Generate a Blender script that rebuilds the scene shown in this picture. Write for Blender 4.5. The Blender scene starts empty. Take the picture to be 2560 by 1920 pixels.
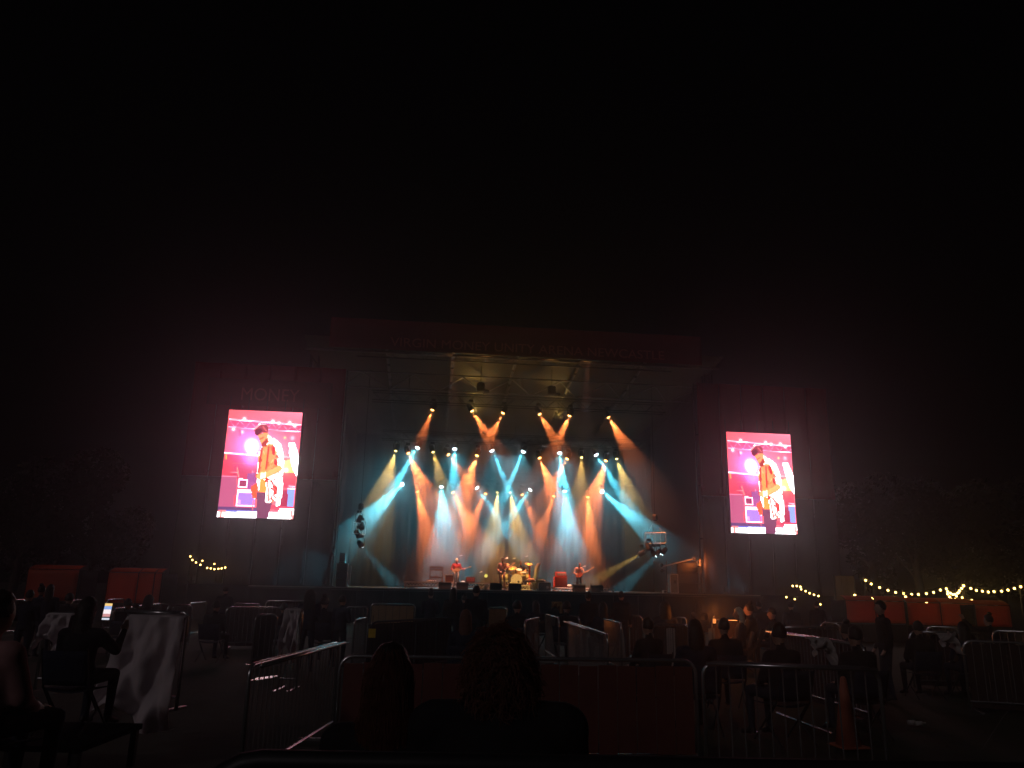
import bpy, bmesh, math, random
import numpy as np
from mathutils import Vector, Matrix, noise
R = math.radians
random.seed(7)
sc = bpy.context.scene
COL = sc.collection

# ------------------------------------------------------------------ camera
F_PX, PITCH, ROLL, CAM_Z = 1919.0, 14.7, 0.020, 1.85
cam_d = bpy.data.cameras.new('camera'); cam = bpy.data.objects.new('camera', cam_d); COL.objects.link(cam)
cam_d.sensor_width = 36.0; cam_d.lens = 36.0 * F_PX / 2560.0; cam_d.clip_start = 0.05; cam_d.clip_end = 600
CM = Matrix.Rotation(R(90 + PITCH), 3, 'X') @ Matrix.Rotation(ROLL, 3, 'Z')
cam.matrix_world = Matrix.Translation((0, 0, CAM_Z)) @ CM.to_4x4()
sc.camera = cam

# ------------------------------------------------------------------ night sky, exposure
w = bpy.data.worlds.new('World'); sc.world = w; w.use_nodes = True
nt = w.node_tree; nt.nodes.clear()
sky = nt.nodes.new('ShaderNodeTexSky'); sky.sky_type = 'NISHITA'; sky.sun_disc = False
sky.sun_elevation = R(-4.0); sky.sun_rotation = R(200); sky.air_density = 1.0; sky.dust_density = 2.0
bg = nt.nodes.new('ShaderNodeBackground'); bg.inputs['Strength'].default_value = 0.018
ow = nt.nodes.new('ShaderNodeOutputWorld')
nt.links.new(sky.outputs[0], bg.inputs[0]); nt.links.new(bg.outputs[0], ow.inputs[0])
sc.view_settings.view_transform = 'Standard'; sc.view_settings.look = 'None'
sc.view_settings.exposure = 0.0; sc.view_settings.gamma = 1.0; sc.view_settings.use_curve_mapping = False
sun_d = bpy.data.lights.new('rear_fill', 'SUN'); sun_d.energy = 0.10; sun_d.angle = R(6); sun_d.color = (1.0, 0.84, 0.86)  # weak fill added from behind the camera to lift cloth and boards
sun = bpy.data.objects.new('rear_fill', sun_d); COL.objects.link(sun); sun.rotation_euler = (R(60), 0, R(-35))
cy = sc.cycles
cy.use_denoising = True
try: cy.denoiser = 'OPENIMAGEDENOISE'
except Exception: pass
cy.max_bounces = 4; cy.diffuse_bounces = 2; cy.glossy_bounces = 2; cy.transmission_bounces = 3; cy.volume_bounces = 0
cy.transparent_max_bounces = 8; cy.caustics_reflective = False; cy.caustics_refractive = False
cy.sample_clamp_indirect = 3.0; cy.sample_clamp_direct = 0.0
cy.volume_step_rate = 1.0; cy.volume_max_steps = 128
HAZE_DENSITY, HAZE_G = 0.0052, 0.86
SMOKE_DENSITY = 0.13
GAIN = 3.6
SPILL = 95.0

# ------------------------------------------------------------------ placing
CAMP = Vector((0, 0, CAM_Z))
def ray(px, py): return CM @ Vector(((px - 1280) / F_PX, -(py - 960) / F_PX, -1.0))
def onY(px, py, Y): d = ray(px, py); return CAMP + d * (Y / d.y)
def onZ(px, py, z): d = ray(px, py); return CAMP + d * ((z - CAM_Z) / d.z)
YAW = R(6.0); O = Vector((0.25, 38.5, 0))
UU = Vector((math.cos(YAW), math.sin(YAW), 0)); VV = Vector((-math.sin(YAW), math.cos(YAW), 0))
def S(u, v, h): return O + UU * u + VV * v + Vector((0, 0, h))
def onV(px, py, v):
    d = ray(px, py); t = (v - (CAMP - O).dot(VV)) / d.dot(VV); return CAMP + d * t
def uw(px, py, v): p = onV(px, py, v); return ((p - O).dot(UU), p.z)
FLOOR = 1.62

# ------------------------------------------------------------------ materials
def mat(name, col, rough=0.6, metal=0.0, var=0.25, scale=6.0, bump=0.0, spec=0.5, translucent=0.0, sheen=0.0):
    m = bpy.data.materials.new(name); m.use_nodes = True; n = m.node_tree.nodes; l = m.node_tree.links
    b = n['Principled BSDF']; b.inputs['Roughness'].default_value = rough; b.inputs['Metallic'].default_value = metal
    b.inputs['Specular IOR Level'].default_value = spec
    if sheen: b.inputs['Sheen Weight'].default_value = sheen
    tc = n.new('ShaderNodeTexCoord'); nz = n.new('ShaderNodeTexNoise'); nz.inputs['Scale'].default_value = scale; nz.inputs['Detail'].default_value = 5
    l.new(tc.outputs['Object'], nz.inputs['Vector'])
    mx = n.new('ShaderNodeMix'); mx.data_type = 'RGBA'
    mx.inputs[6].default_value = tuple(c * (1 - var) for c in col) + (1,); mx.inputs[7].default_value = tuple(min(1, c * (1 + var)) for c in col) + (1,)
    l.new(nz.outputs['Fac'], mx.inputs[0]); l.new(mx.outputs[2], b.inputs['Base Color'])
    if bump:
        bp = n.new('ShaderNodeBump'); bp.inputs['Strength'].default_value = bump; bp.inputs['Distance'].default_value = 0.02
        l.new(nz.outputs['Fac'], bp.inputs['Height']); l.new(bp.outputs[0], b.inputs['Normal'])
    if translucent:
        t = n.new('ShaderNodeBsdfTranslucent'); l.new(mx.outputs[2], t.inputs[0])
        ms = n.new('ShaderNodeMixShader'); ms.inputs[0].default_value = translucent
        l.new(b.outputs[0], ms.inputs[1]); l.new(t.outputs[0], ms.inputs[2]); l.new(ms.outputs[0], n['Material Output'].inputs[0])
    return m
def emit(name, col, strength, sample=True):
    m = bpy.data.materials.new(name); m.use_nodes = True; n = m.node_tree.nodes; n.clear()
    e = n.new('ShaderNodeEmission'); e.inputs[0].default_value = (*col, 1); e.inputs[1].default_value = strength
    o = n.new('ShaderNodeOutputMaterial'); m.node_tree.links.new(e.outputs[0], o.inputs[0])
    if not sample: m.cycles.emission_sampling = 'NONE'
    return m
M = dict(
    grass=mat('grass_ground', (0.022, 0.030, 0.012), 0.95, var=0.6, scale=3.0, bump=0.6),
    black=mat('black_paint', (0.012, 0.012, 0.013), 0.55, var=0.3),
    blackcloth=mat('black_cloth', (0.0035, 0.0035, 0.004), 0.95, var=0.4, scale=2.0, spec=0.1),
    deck=mat('stage_deck', (0.035, 0.034, 0.034), 0.6, var=0.4, scale=5.0, bump=0.2),
    edge=mat('pale_edge_metal', (0.34, 0.33, 0.31), 0.5, 0.6, var=0.5, scale=2.5),
    alu=mat('aluminium', (0.66, 0.67, 0.68), 0.40, 0.3, var=0.15),
    dullalu=mat('dull_aluminium', (0.20, 0.20, 0.20), 0.55, 0.5, var=0.3),
    galv=mat('galvanised_steel', (0.72, 0.73, 0.75), 0.27, 0.9, var=0.25, scale=9.0),
    darksteel=mat('dark_steel', (0.035, 0.035, 0.038), 0.5, 0.4, var=0.3),
    canopy=mat('roof_canopy', (0.075, 0.07, 0.05), 0.8, var=0.3, scale=0.7),
    banner=mat('dark_red_banner', (0.16, 0.012, 0.014), 0.8, var=0.25, scale=0.8),
    bannertext=mat('red_banner_print', (0.42, 0.10, 0.08), 0.8, var=0.2),
    scrim=mat('grey_scrim', (0.13, 0.11, 0.115), 0.9, var=0.45, scale=0.6, spec=0.1, translucent=0.6),
    redscrim=mat('red_scrim', (0.30, 0.020, 0.028), 0.9, var=0.3, scale=0.7, spec=0.1, translucent=0.35),
    redtarp=mat('orange_red_tarpaulin', (0.78, 0.13, 0.045), 0.6, var=0.25, scale=1.2, bump=0.15, translucent=0.5),
    redpanel=mat('red_board', (0.24, 0.075, 0.056), 0.75, var=0.3, scale=3.0, bump=0.15, translucent=0.35),
    darkboard=mat('dark_brown_board', (0.045, 0.022, 0.018), 0.8, var=0.4, scale=4.0, bump=0.2),
    kioskboard=mat('dimmed_tan_board', (0.16, 0.11, 0.05), 0.8, var=0.3, scale=3.0),  # tan darkened in the colour so the wall looks dimly lit
    tan=mat('tan_board', (0.42, 0.26, 0.11), 0.7, var=0.25, scale=3.0, translucent=0.3),
    cloth=mat('pale_cloth', (0.86, 0.79, 0.82), 0.95, var=0.15, scale=3.0, spec=0.1, translucent=0.3),
    slat=mat('white_slat', (0.62, 0.58, 0.56), 0.7, var=0.2, translucent=0.3),
    yellow=mat('yellow_sign', (0.80, 0.62, 0.02), 0.6, var=0.15, translucent=0.4),
    skin=mat('skin', (0.50, 0.30, 0.22), 0.55, var=0.12, scale=10),
    hair_dark=mat('dark_hair', (0.020, 0.014, 0.010), 0.55, var=0.4, scale=30, bump=0.6),
    hair_brown=mat('brown_hair', (0.40, 0.19, 0.13), 0.5, var=0.4, scale=30, bump=0.6, translucent=0.65),
    hair_blond=mat('blond_hair', (0.82, 0.70, 0.52), 0.55, var=0.3, scale=30, bump=0.5),
    coat=mat('dark_coat', (0.020, 0.019, 0.021), 0.9, var=0.4, scale=12, bump=0.3, spec=0.2),
    navy=mat('navy_top', (0.025, 0.030, 0.050), 0.9, var=0.4, scale=12, bump=0.3, spec=0.2),
    jeans=mat('dark_jeans', (0.030, 0.034, 0.050), 0.9, var=0.4, scale=12, spec=0.2),
    pinktop=mat('dusty_pink_top', (0.40, 0.22, 0.22), 0.9, var=0.25, scale=10, spec=0.2),
    redshirt=mat('patterned_red_shirt', (0.42, 0.05, 0.06), 0.85, var=0.7, scale=16),
    whitejean=mat('white_trousers', (0.72, 0.66, 0.62), 0.85, var=0.15),
    brownshirt=mat('brown_shirt', (0.20, 0.09, 0.07), 0.85, var=0.4, scale=14),
    khaki=mat('khaki_trousers', (0.34, 0.20, 0.15), 0.85, var=0.25),
    floral=mat('floral_shirt', (0.55, 0.30, 0.20), 0.85, var=0.75, scale=22),
    blackjean=mat('black_jeans', (0.016, 0.016, 0.018), 0.85, var=0.3),
    wood=mat('guitar_wood', (0.40, 0.10, 0.05), 0.3, var=0.3, scale=5),
    maple=mat('maple_neck', (0.55, 0.36, 0.18), 0.4, var=0.2),
    drumshell=mat('cream_drum_shell', (0.62, 0.50, 0.36), 0.4, var=0.15),
    drumskin=mat('drum_skin', (0.55, 0.40, 0.36), 0.5, var=0.2),
    brass=mat('brass_cymbal', (0.75, 0.46, 0.13), 0.3, 0.75, var=0.15),
    redamp=mat('red_amp_vinyl', (0.60, 0.10, 0.07), 0.6, var=0.2, scale=20),
    ampgrille=mat('red_grille_cloth', (0.50, 0.14, 0.11), 0.9, var=0.3, scale=60),
    brownamp=mat('brown_amp_vinyl', (0.14, 0.055, 0.035), 0.6, var=0.3),
    greycase=mat('grey_case_panel', (0.18, 0.20, 0.20), 0.6, var=0.3),
    sheet=mat('crumpled_cream_sheet', (0.70, 0.60, 0.44), 0.9, var=0.3, scale=12, bump=0.4),
    cup=mat('white_cup', (0.8, 0.76, 0.72), 0.5, var=0.05),
    leaf=mat('dark_leaf', (0.026, 0.028, 0.008), 0.7, var=0.5, scale=2.0, translucent=0.25),
    bark=mat('bark', (0.06, 0.045, 0.032), 0.9, var=0.4, scale=8, bump=0.5),
    conered=mat('faded_cone_plastic', (0.45, 0.13, 0.07), 0.6, var=0.25),
    cable=mat('festoon_cable', (0.01, 0.01, 0.01), 0.6),
)
E = dict(
    orange=emit('orange_lens', (1.0, 0.42, 0.10), 16.0, False), blue=emit('pale_blue_lens', (0.70, 0.93, 1.0), 26.0, False),
    yellow=emit('yellow_lens', (1.0, 0.72, 0.20), 10.0, False), bulb=emit('festoon_bulb', (1.0, 0.60, 0.14), 11.0),
    amber=emit('amber_lamp', (1.0, 0.30, 0.07), 5.0, False), red=emit('red_led', (1.0, 0.10, 0.05), 3.0, False),
    white=emit('white_led', (0.9, 0.95, 1.0), 2.0, False),
)

# ------------------------------------------------------------------ mesh helpers
class MB:
    def __init__(s): s.v = []; s.f = []
    def add(s, vs, fs):
        o = len(s.v); s.v += [tuple(v) for v in vs]; s.f += [tuple(i + o for i in f) for f in fs]; return s
    def box(s, c, d, rot=None, bev=0.0):
        x, y, z = d[0] / 2, d[1] / 2, d[2] / 2
        if bev <= 0:
            vs = [Vector((sx * x, sy * y, sz * z)) for sz in (-1, 1) for sy in (-1, 1) for sx in (-1, 1)]
            fs = [(0, 2, 3, 1), (4, 5, 7, 6), (0, 1, 5, 4), (2, 6, 7, 3), (0, 4, 6, 2), (1, 3, 7, 5)]
        else:
            vs = []; fs = []; b = min(bev, x * .9, y * .9, z * .9)
            for (zz, k) in ((-z, b), (-z + b, 0), (z - b, 0), (z, b)):
                X, Y = x - k, y - k
                vs += [Vector(q) for q in ((-X + b, -Y, zz), (X - b, -Y, zz), (X, -Y + b, zz), (X, Y - b, zz), (X - b, Y, zz), (-X + b, Y, zz), (-X, Y - b, zz), (-X, -Y + b, zz))]
            for r in range(3):
                for i in range(8): j = (i + 1) % 8; fs.append((r * 8 + i, r * 8 + j, r * 8 + 8 + j, r * 8 + 8 + i))
            fs += [tuple(range(7, -1, -1)), tuple(range(24, 32))]
        c = Vector(c)
        return s.add([(rot @ v if rot else v) + c for v in vs], fs)
    def tube(s, pts, r, n=6, cap=True, ry=None):
        pts = [Vector(p) for p in pts]; k = len(pts); rs = r if isinstance(r, (list, tuple)) else [r] * k
        vs = []; fs = []; ref = None
        for i, p in enumerate(pts):
            d = (pts[min(i + 1, k - 1)] - pts[max(i - 1, 0)])
            d = d.normalized() if d.length > 1e-9 else Vector((0, 0, 1))
            if ref is None: ref = Vector((0, 0, 1)) if abs(d.z) < .9 else Vector((1, 0, 0))
            a = d.cross(ref); a = a.normalized() if a.length > 1e-6 else d.orthogonal().normalized(); b = a.cross(d); ref = b
            for j in range(n):
                t = 2 * math.pi * j / n; vs.append(p + (a * math.cos(t) + b * math.sin(t)) * rs[i])
        for i in range(k - 1):
            for j in range(n): q = (j + 1) % n; fs.append((i * n + j, i * n + q, (i + 1) * n + q, (i + 1) * n + j))
        if cap: fs += [tuple(range(n - 1, -1, -1)), tuple(range((k - 1) * n, k * n))]
        return s.add(vs, fs)
    def ell(s, c, r, rot=None, nu=12, nv=8, fn=None):
        c = Vector(c); vs = []; fs = []
        for i in range(nv + 1):
            th = math.pi * i / nv
            for j in range(nu):
                ph = 2 * math.pi * j / nu
                q = Vector((math.sin(th) * math.cos(ph), math.sin(th) * math.sin(ph), math.cos(th)))
                k = fn(q) if fn else 1.0
                q = Vector((q.x * r[0] * k, q.y * r[1] * k, q.z * r[2] * k))
                vs.append((rot @ q if rot else q) + c)
        for i in range(nv):
            for j in range(nu): q = (j + 1) % nu; fs.append((i * nu + j, (i + 1) * nu + j, (i + 1) * nu + q, i * nu + q))
        return s.add(vs, fs)
    def lathe(s, prof, n=16, c=(0, 0, 0), rot=None):
        c = Vector(c); vs = []; fs = []
        for (r, z) in prof:
            for j in range(n):
                t = 2 * math.pi * j / n; q = Vector((r * math.cos(t), r * math.sin(t), z)); vs.append((rot @ q if rot else q) + c)
        for i in range(len(prof) - 1):
            for j in range(n): q = (j + 1) % n; fs.append((i * n + j, i * n + q, (i + 1) * n + q, (i + 1) * n + j))
        fs += [tuple(range(n - 1, -1, -1)), tuple(range((len(prof) - 1) * n, len(prof) * n))]
        return s.add(vs, fs)
    def grid(s, fn, nu, nv):
        vs = [fn(i / nu, j / nv) for j in range(nv + 1) for i in range(nu + 1)]
        fs = [(j * (nu + 1) + i, j * (nu + 1) + i + 1, (j + 1) * (nu + 1) + i + 1, (j + 1) * (nu + 1) + i) for j in range(nv) for i in range(nu)]
        return s.add(vs, fs)
    def sheet(s, fn, nu, nv, th, nrm):
        nrm = Vector(nrm) * th; o = len(s.v); s.grid(fn, nu, nv); m = len(s.v) - o
        back = [Vector(v) + nrm for v in s.v[o:]]; ff = [tuple(m + i - o for i in reversed(f)) for f in s.f[-nu * nv:]]
        ring = [i for i in range(nu)] + [nu + j * (nu + 1) for j in range(nv)] + [nv * (nu + 1) + nu - i for i in range(nu)] + [(nv - j) * (nu + 1) for j in range(nv)]
        s.v += [tuple(b) for b in back]; s.f += [tuple(i + o for i in f) for f in ff]
        for a, b in zip(ring, ring[1:] + ring[:1]): s.f.append((o + b, o + a, o + m + a, o + m + b))
        return s
    def mesh(s, name, m, smooth=False):
        me = bpy.data.meshes.new(name); me.from_pydata(s.v, [], s.f); me.update()
        for k in (m if isinstance(m, (list, tuple)) else [m]): me.materials.append(k)
        if smooth: me.polygons.foreach_set('use_smooth', [True] * len(me.polygons))
        return me
    def build(s, name, m, parent=None, smooth=False, **kw):
        return link(name, s.mesh(name, m, smooth), parent, **kw)
def link(name, me, parent=None, loc=None, rot=None, kind=None, label=None):
    o = bpy.data.objects.new(name, me); COL.objects.link(o)
    if parent: o.parent = parent
    if loc is not None: o.location = loc
    if rot is not None: o.rotation_euler = rot
    if kind: o['kind'] = kind
    if label: o['label'] = label
    return o
def tag(o, label, cat, group=None):
    o['label'] = label; o['category'] = cat
    if group: o['group'] = group
    return o
def thing(name, label, cat, loc=(0, 0, 0), rz=0.0, group=None):
    o = bpy.data.objects.new(name, None); COL.objects.link(o); o.location = loc; o.rotation_euler = (0, 0, rz); o.empty_display_size = .2
    return tag(o, label, cat, group)
def sthing(name, label, cat, u, v, h, rz=0.0, group=None): return thing(name, label, cat, S(u, v, h), YAW + rz, group)
ORD = ['first', 'second', 'third', 'fourth', 'fifth', 'sixth', 'seventh', 'eighth', 'ninth', 'tenth']

# ------------------------------------------------------------------ ground
def gz(x, y): return 0.0
g = MB(); g.grid(lambda a, b: (-140 + 280 * a, -30 + 330 * b, 0.02 * noise.noise((a * 60, b * 70, 0)) - 0.02), 90, 100)
g.build('ground', M['grass'], smooth=True, kind='structure')

# ------------------------------------------------------------------ stage deck and skirt
st = sthing('stage', 'black raised concert stage with pale front edge', 'stage', 0, 0, 0)
MB().box((0, 7.2, FLOOR - 0.06), (25.0, 14.4, 0.12)).build('deck', M['deck'], st)
b = MB()
for i in range(20):
    u0 = -12.4 + i * 1.24; b = MB()
    b.grid(lambda a, c, u0=u0: (u0 + a * 1.235, 0.02 - 0.03 * math.sin(a * 9 + i) * (1 - c * .6), c * (FLOOR - 0.13)), 8, 1)
    b.build('skirt_panel', M['blackcloth'], st)
MB().box((0, -0.03, FLOOR - 0.02), (24.9, 0.05, 0.05)).build('front_edge_trim', M['edge'], st)  # pale mottled strip along the stage front

# backdrop and side drapes: hung black cloth in folds
def drape(name, label, u0, v0, u1, v1, h0, h1, folds, amp, m):
    L = math.hypot(u1 - u0, v1 - v0); t = sthing(name, label, 'curtain', u0, v0, h0, math.atan2(v1 - v0, u1 - u0))
    b = MB(); b.sheet(lambda a, c: (a * L, amp * math.sin(a * folds * 6.283 + .7 * math.sin(c * 2 + a * 9)) * (1 - .4 * c), c * (h1 - h0)), folds * 6, 6, .01, (0, 1, 0))
    b.build('cloth', m, t, True)
    MB().tube([(-.1, 0, h1 - h0 + .04), (L + .1, 0, h1 - h0 + .04)], .03).build('pole', M['darksteel'], t)
drape('backdrop_curtain', 'tall black backdrop curtain across the back of the stage', -9.6, 14.0, 9.6, 14.0, FLOOR + .02, 11.6, 36, .05, M['blackcloth'])
drape('side_curtain', 'black side curtain closing the left wing of the stage', -9.3, 7.0, -9.3, 13.6, FLOOR + .02, 11.5, 12, .05, M['blackcloth'])
drape('side_curtain', 'black side curtain closing the right wing of the stage', 9.1, 7.0, 9.1, 13.6, FLOOR + .02, 11.5, 12, .05, M['blackcloth'])

# ------------------------------------------------------------------ roof
VR = -0.8
uL, hL = uw(990, 884, VR); uR, hR = uw(1640, 908, VR)
HB = (hL + hR) / 2                                   # underside of the front banner
print('roof front height', hL, hR, 'u', uL, uR)
HALF = 10.8
roof = sthing('stage_roof', 'dark sloping stage roof with aluminium rafters above the lighting rig', 'roof', 0, 0, HB)
SL = math.tan(R(7.0))
def rz(v): return -SL * (v - VR)
b = MB(); b.sheet(lambda a, c: (-HALF + 2 * HALF * a, VR - .26 + c * 15.8, .55 + rz(VR + c * 15.5) + .05 * math.sin(a * 50) * math.sin(c * 3.1)), 40, 10, .02, (0, 0, 1)); b.build('canopy', M['canopy'], roof, True)
for px in (965, 1134, 1296, 1459, 1619):
    u = uw(px, 900, VR)[0]; b = MB()
    for k in range(14):
        v0 = VR + .3 + k * 1.05; v1 = v0 + .8
        b.tube([(u, v0, .28 + rz(v0)), (u, v1, .28 + rz(v1))], .085, 6)
    b.tube([(u, VR, .34 + rz(VR)), (u, VR + 15, .34 + rz(VR + 15))], .05, 6); b.build('rafter', M['dullalu'], roof)
for k, v in enumerate((VR + .5, VR + 3.2, VR + 5.6)):
    MB().tube([(-HALF, v, .16 + rz(v)), (HALF, v, .16 + rz(v))], .045 if k else .07, 6).build('cross_beam', M['dullalu'], roof)
for k in range(8):
    u = -HALF + 1.35 + k * 2.7; va, vb = VR + 3.2, VR + 5.6
    MB().tube([(u - 1.35, va, .1 + rz(va)), (u, vb, .1 + rz(vb)), (u + 1.35, va, .1 + rz(va))], .035, 5).build('diagonal_brace', M['dullalu'], roof)
b = MB()
for k in range(22):
    u = -8.2 + k * .75
    b.tube([(u, VR + 1.0, .42), (u + .375, VR + 1.2, .02), (u + .75, VR + 1.0, .42)], .022, 5)
for h in (.42, .02): b.tube([(-8.3, VR + 1.0 + (.2 if h < .1 else 0), h), (8.4, VR + 1.0 + (.2 if h < .1 else 0), h)], .035, 6)
b.build('front_lattice_truss', M['darksteel'], roof)
for px in (1210, 1395):
    u = uw(px, 900, VR)[0]; q = thing('chain_hoist', 'black chain hoist hanging under the %s half of the stage roof' % ('left' if px < 1300 else 'right'), 'hoist', S(u, 1.2, HB - 1.25), YAW, 'roof chain hoists')
    MB().box((0, 0, .12), (.42, .34, .5), bev=.06).build('motor_body', M['black'], q)
    MB().tube([(0, 0, .36), (0, 0, 1.3)], .018, 5).build('chain', M['darksteel'], q)
    MB().box((.3, .1, -.06), (.34, .22, .16), bev=.04).build('chain_bag', M['blackcloth'], q)
# roof towers at the four corners
for (u, v, nm) in ((-10.4, .5, 'front left'), (10.4, .5, 'front right'), (-10.4, 13.2, 'rear left'), (10.4, 13.2, 'rear right')):
    t = sthing('roof_tower', 'square lattice roof tower at the %s corner of the stage' % nm, 'tower', u, v, FLOOR, group='roof towers')
    top = HB - FLOOR + rz(v) + .1
    for sx in (-.2, .2):
        for sy in (-.2, .2): MB().tube([(sx, sy, 0), (sx, sy, top)], .03, 6).build('chord', M['darksteel'], t)
    b = MB(); k = int(top / .5)
    for i in range(k):
        z0, z1 = top * i / k, top * (i + 1) / k; s_ = .2 if i % 2 else -.2
        b.tube([(s_, -.2, z0), (-s_, -.2, z1)], .014, 4); b.tube([(s_, .2, z0), (-s_, .2, z1)], .014, 4)
        b.tube([(-.2, s_, z0), (-.2, -s_, z1)], .014, 4); b.tube([(.2, s_, z0), (.2, -s_, z1)], .014, 4)
    b.build('lacing', M['darksteel'], t, kind='stuff')

def lettering(text, size, m, parent, loc, rx=R(90), width=None, weight=0.0):
    c = bpy.data.curves.new('lettering', 'FONT'); c.body = text; c.size = size; c.extrude = .006; c.align_x = 'CENTER'; c.align_y = 'CENTER'; c.offset = weight
    o = bpy.data.objects.new('tmp', c); COL.objects.link(o); dg = bpy.context.evaluated_depsgraph_get()
    me = bpy.data.meshes.new_from_object(o.evaluated_get(dg)); bpy.data.objects.remove(o); me.materials.clear(); me.materials.append(m)
    if width:
        xs = [v.co.x for v in me.vertices]; k = width / (max(xs) - min(xs))
        for v in me.vertices: v.co.x *= k
    e = bpy.data.objects.new('lettering', None); COL.objects.link(e); e.parent = parent; e.location = loc; e.rotation_euler = (rx, 0, 0)
    bm = bmesh.new(); bm.from_mesh(me); bm.verts.ensure_lookup_table(); seen = set()
    for v in bm.verts:
        if v.index in seen: continue
        st_ = [v]; isl = []; seen.add(v.index)
        while st_:
            a = st_.pop(); isl.append(a)
            for ed in a.link_edges:
                o2 = ed.other_vert(a)
                if o2.index not in seen: seen.add(o2.index); st_.append(o2)
        ids = {a.index: i for i, a in enumerate(isl)}; fs = {f for a in isl for f in a.link_faces}
        k = MB(); k.add([a.co for a in isl], [tuple(ids[q.index] for q in f.verts) for f in fs]); k.build('letter', m, e)
    bm.free()
    return e
ban = sthing('roof_banner', 'long dark red fascia banner with arena name above the stage', 'banner', 0, VR - .3, HB)
bu0, bh0 = uw(822, 870, VR - .3); bu1, bh1 = uw(1755, 905, VR - .3)
b = MB(); b.sheet(lambda a, c: (bu0 + (bu1 - bu0) * a, .02 * math.sin(a * 40), .02 + 1.55 * c), 60, 3, .02, (0, 1, 0)); b.build('banner_cloth', M['banner'], ban, True)
tu0, th0 = uw(977, 858, VR - .3); tu1, th1 = uw(1660, 889, VR - .3)
lettering('VIRGIN MONEY UNITY ARENA NEWCASTLE', .66, M['bannertext'], ban, ((tu0 + tu1) / 2, -.05, (th0 + th1) / 2 - HB), width=tu1 - tu0)

# ------------------------------------------------------------------ lighting trusses
def truss(name, label, pxa, pya, pxb, pyb, v):
    ua, ha = uw(pxa, pya, v); ub, hb = uw(pxb, pyb, v); h = (ha + hb) / 2; L = ub - ua; s_ = .26
    t = sthing(name, label, 'truss', ua, v, h)
    for sy in (-s_, s_):
        for sz in (0, 2 * s_): MB().tube([(0, sy, sz), (L, sy, sz)], .026, 6).build('chord', M['darksteel'], t)
    b = MB(); n = int(L / .55)
    for i in range(n):
        x0, x1 = L * i / n, L * (i + 1) / n; o = (0, 2 * s_) if i % 2 else (2 * s_, 0)
        b.tube([(x0, -s_, o[0]), (x1, -s_, o[1])], .012, 4); b.tube([(x0, s_, o[0]), (x1, s_, o[1])], .012, 4)
    b.build('lacing', M['darksteel'], t, kind='stuff')
    for fx in (.12, .5, .88): MB().tube([(L * fx, 0, 2 * s_), (L * fx, 0, HB - h + rz(v) + .3)], .012, 4).build('hanging_chain', M['darksteel'], t)
    return h
VA, VB, VD = 2.6, 7.0, 11.0
hA = truss('lighting_truss', 'front lighting truss just under the roof carrying orange spotlights', 930, 1006, 1660, 1030, VA)
hB = truss('lighting_truss', 'middle lighting truss carrying blue spotlights high over the drums', 955, 1100, 1610, 1122, VB)
hD = truss('lighting_truss', 'rear lighting truss nearest the backdrop, lowest of the three', 930, 1195, 1600, 1214, VD)
print('truss heights', hA, hB, hD)

# ------------------------------------------------------------------ stage spotlights: fixture with head, yoke, lens and its lamp
LAMPCOL = dict(orange=(1.0, 0.215, 0.05), blue=(0.085, 0.56, 0.72), yellow=(1.0, 0.58, 0.12), wash=(1.0, 0.36, 0.22))
_h = MB(); _h.lathe([(.07, -.30), (.12, -.27), (.13, -.10), (.15, .0), (.155, .10), (.14, .115)], 14); HEADM = _h.mesh('head', M['black'], True)
_y = MB(); _y.tube([(-.17, 0, .0), (-.17, 0, .30), (-.10, 0, .36), (.10, 0, .36), (.17, 0, .30), (.17, 0, .0)], .02, 5); _y.box((0, 0, .42), (.24, .18, .12), bev=.02); YOKEM = _y.mesh('yoke', M['black'])
LENSM = {}
E['wash'] = E['orange']
for c in ('orange', 'blue', 'yellow', 'wash'):
    r = dict(orange=.10, blue=.13, yellow=.075, wash=.1)[c]
    b = MB(); b.lathe([(r, .10), (r * .92, .13), (r * .7, .16), (r * .35, .178), (.004, .182)], 14); LENSM[c] = b.mesh('lens', E[c], True)
def fixture(label, pos, aim, col, power, size, blend=.35, group=None, lens=1.0, radius=.06, name='stage_spotlight'):
    t = thing(name, label, 'spotlight', pos, YAW, group)
    d = (aim - pos).normalized(); q = d.to_track_quat('Z', 'Y').to_matrix()
    lq = Matrix.Rotation(-YAW, 3, 'Z') @ q
    hd = link('head', HEADM, t, rot=lq.to_euler())
    link('lens', LENSM[col], hd).scale = (lens, lens, 1)
    link('yoke', YOKEM, t)
    ld = bpy.data.lights.new('lamp', 'SPOT'); ld.energy = power * GAIN; ld.color = LAMPCOL[col]; ld.spot_size = R(size * (1.28 if col != 'blue' else 1.15) if group and 'truss' in group else size); ld.spot_blend = blend; ld.shadow_soft_size = radius
    lo = bpy.data.objects.new('lamp', ld); COL.objects.link(lo); lo.parent = t
    if col == 'blue' and group and 'truss' in group:                 # extra wide spot added to fill the smoke with teal spill
        l2 = bpy.data.lights.new('spill_fill', 'SPOT'); l2.energy = SPILL * GAIN; l2.color = LAMPCOL[col]; l2.spot_size = R(125); l2.spot_blend = 1.0; l2.shadow_soft_size = .1
        o2 = bpy.data.objects.new('spill_fill', l2); COL.objects.link(o2); o2.parent = t; o2.location = lq @ Vector((0, 0, .27)); o2.rotation_euler = (lq @ Matrix.Rotation(math.pi, 3, 'X')).to_euler()
    lo.location = lq @ Vector((0, 0, .26)); lo.rotation_euler = (lq @ Matrix.Rotation(math.pi, 3, 'X')).to_euler()
    return t
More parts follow.
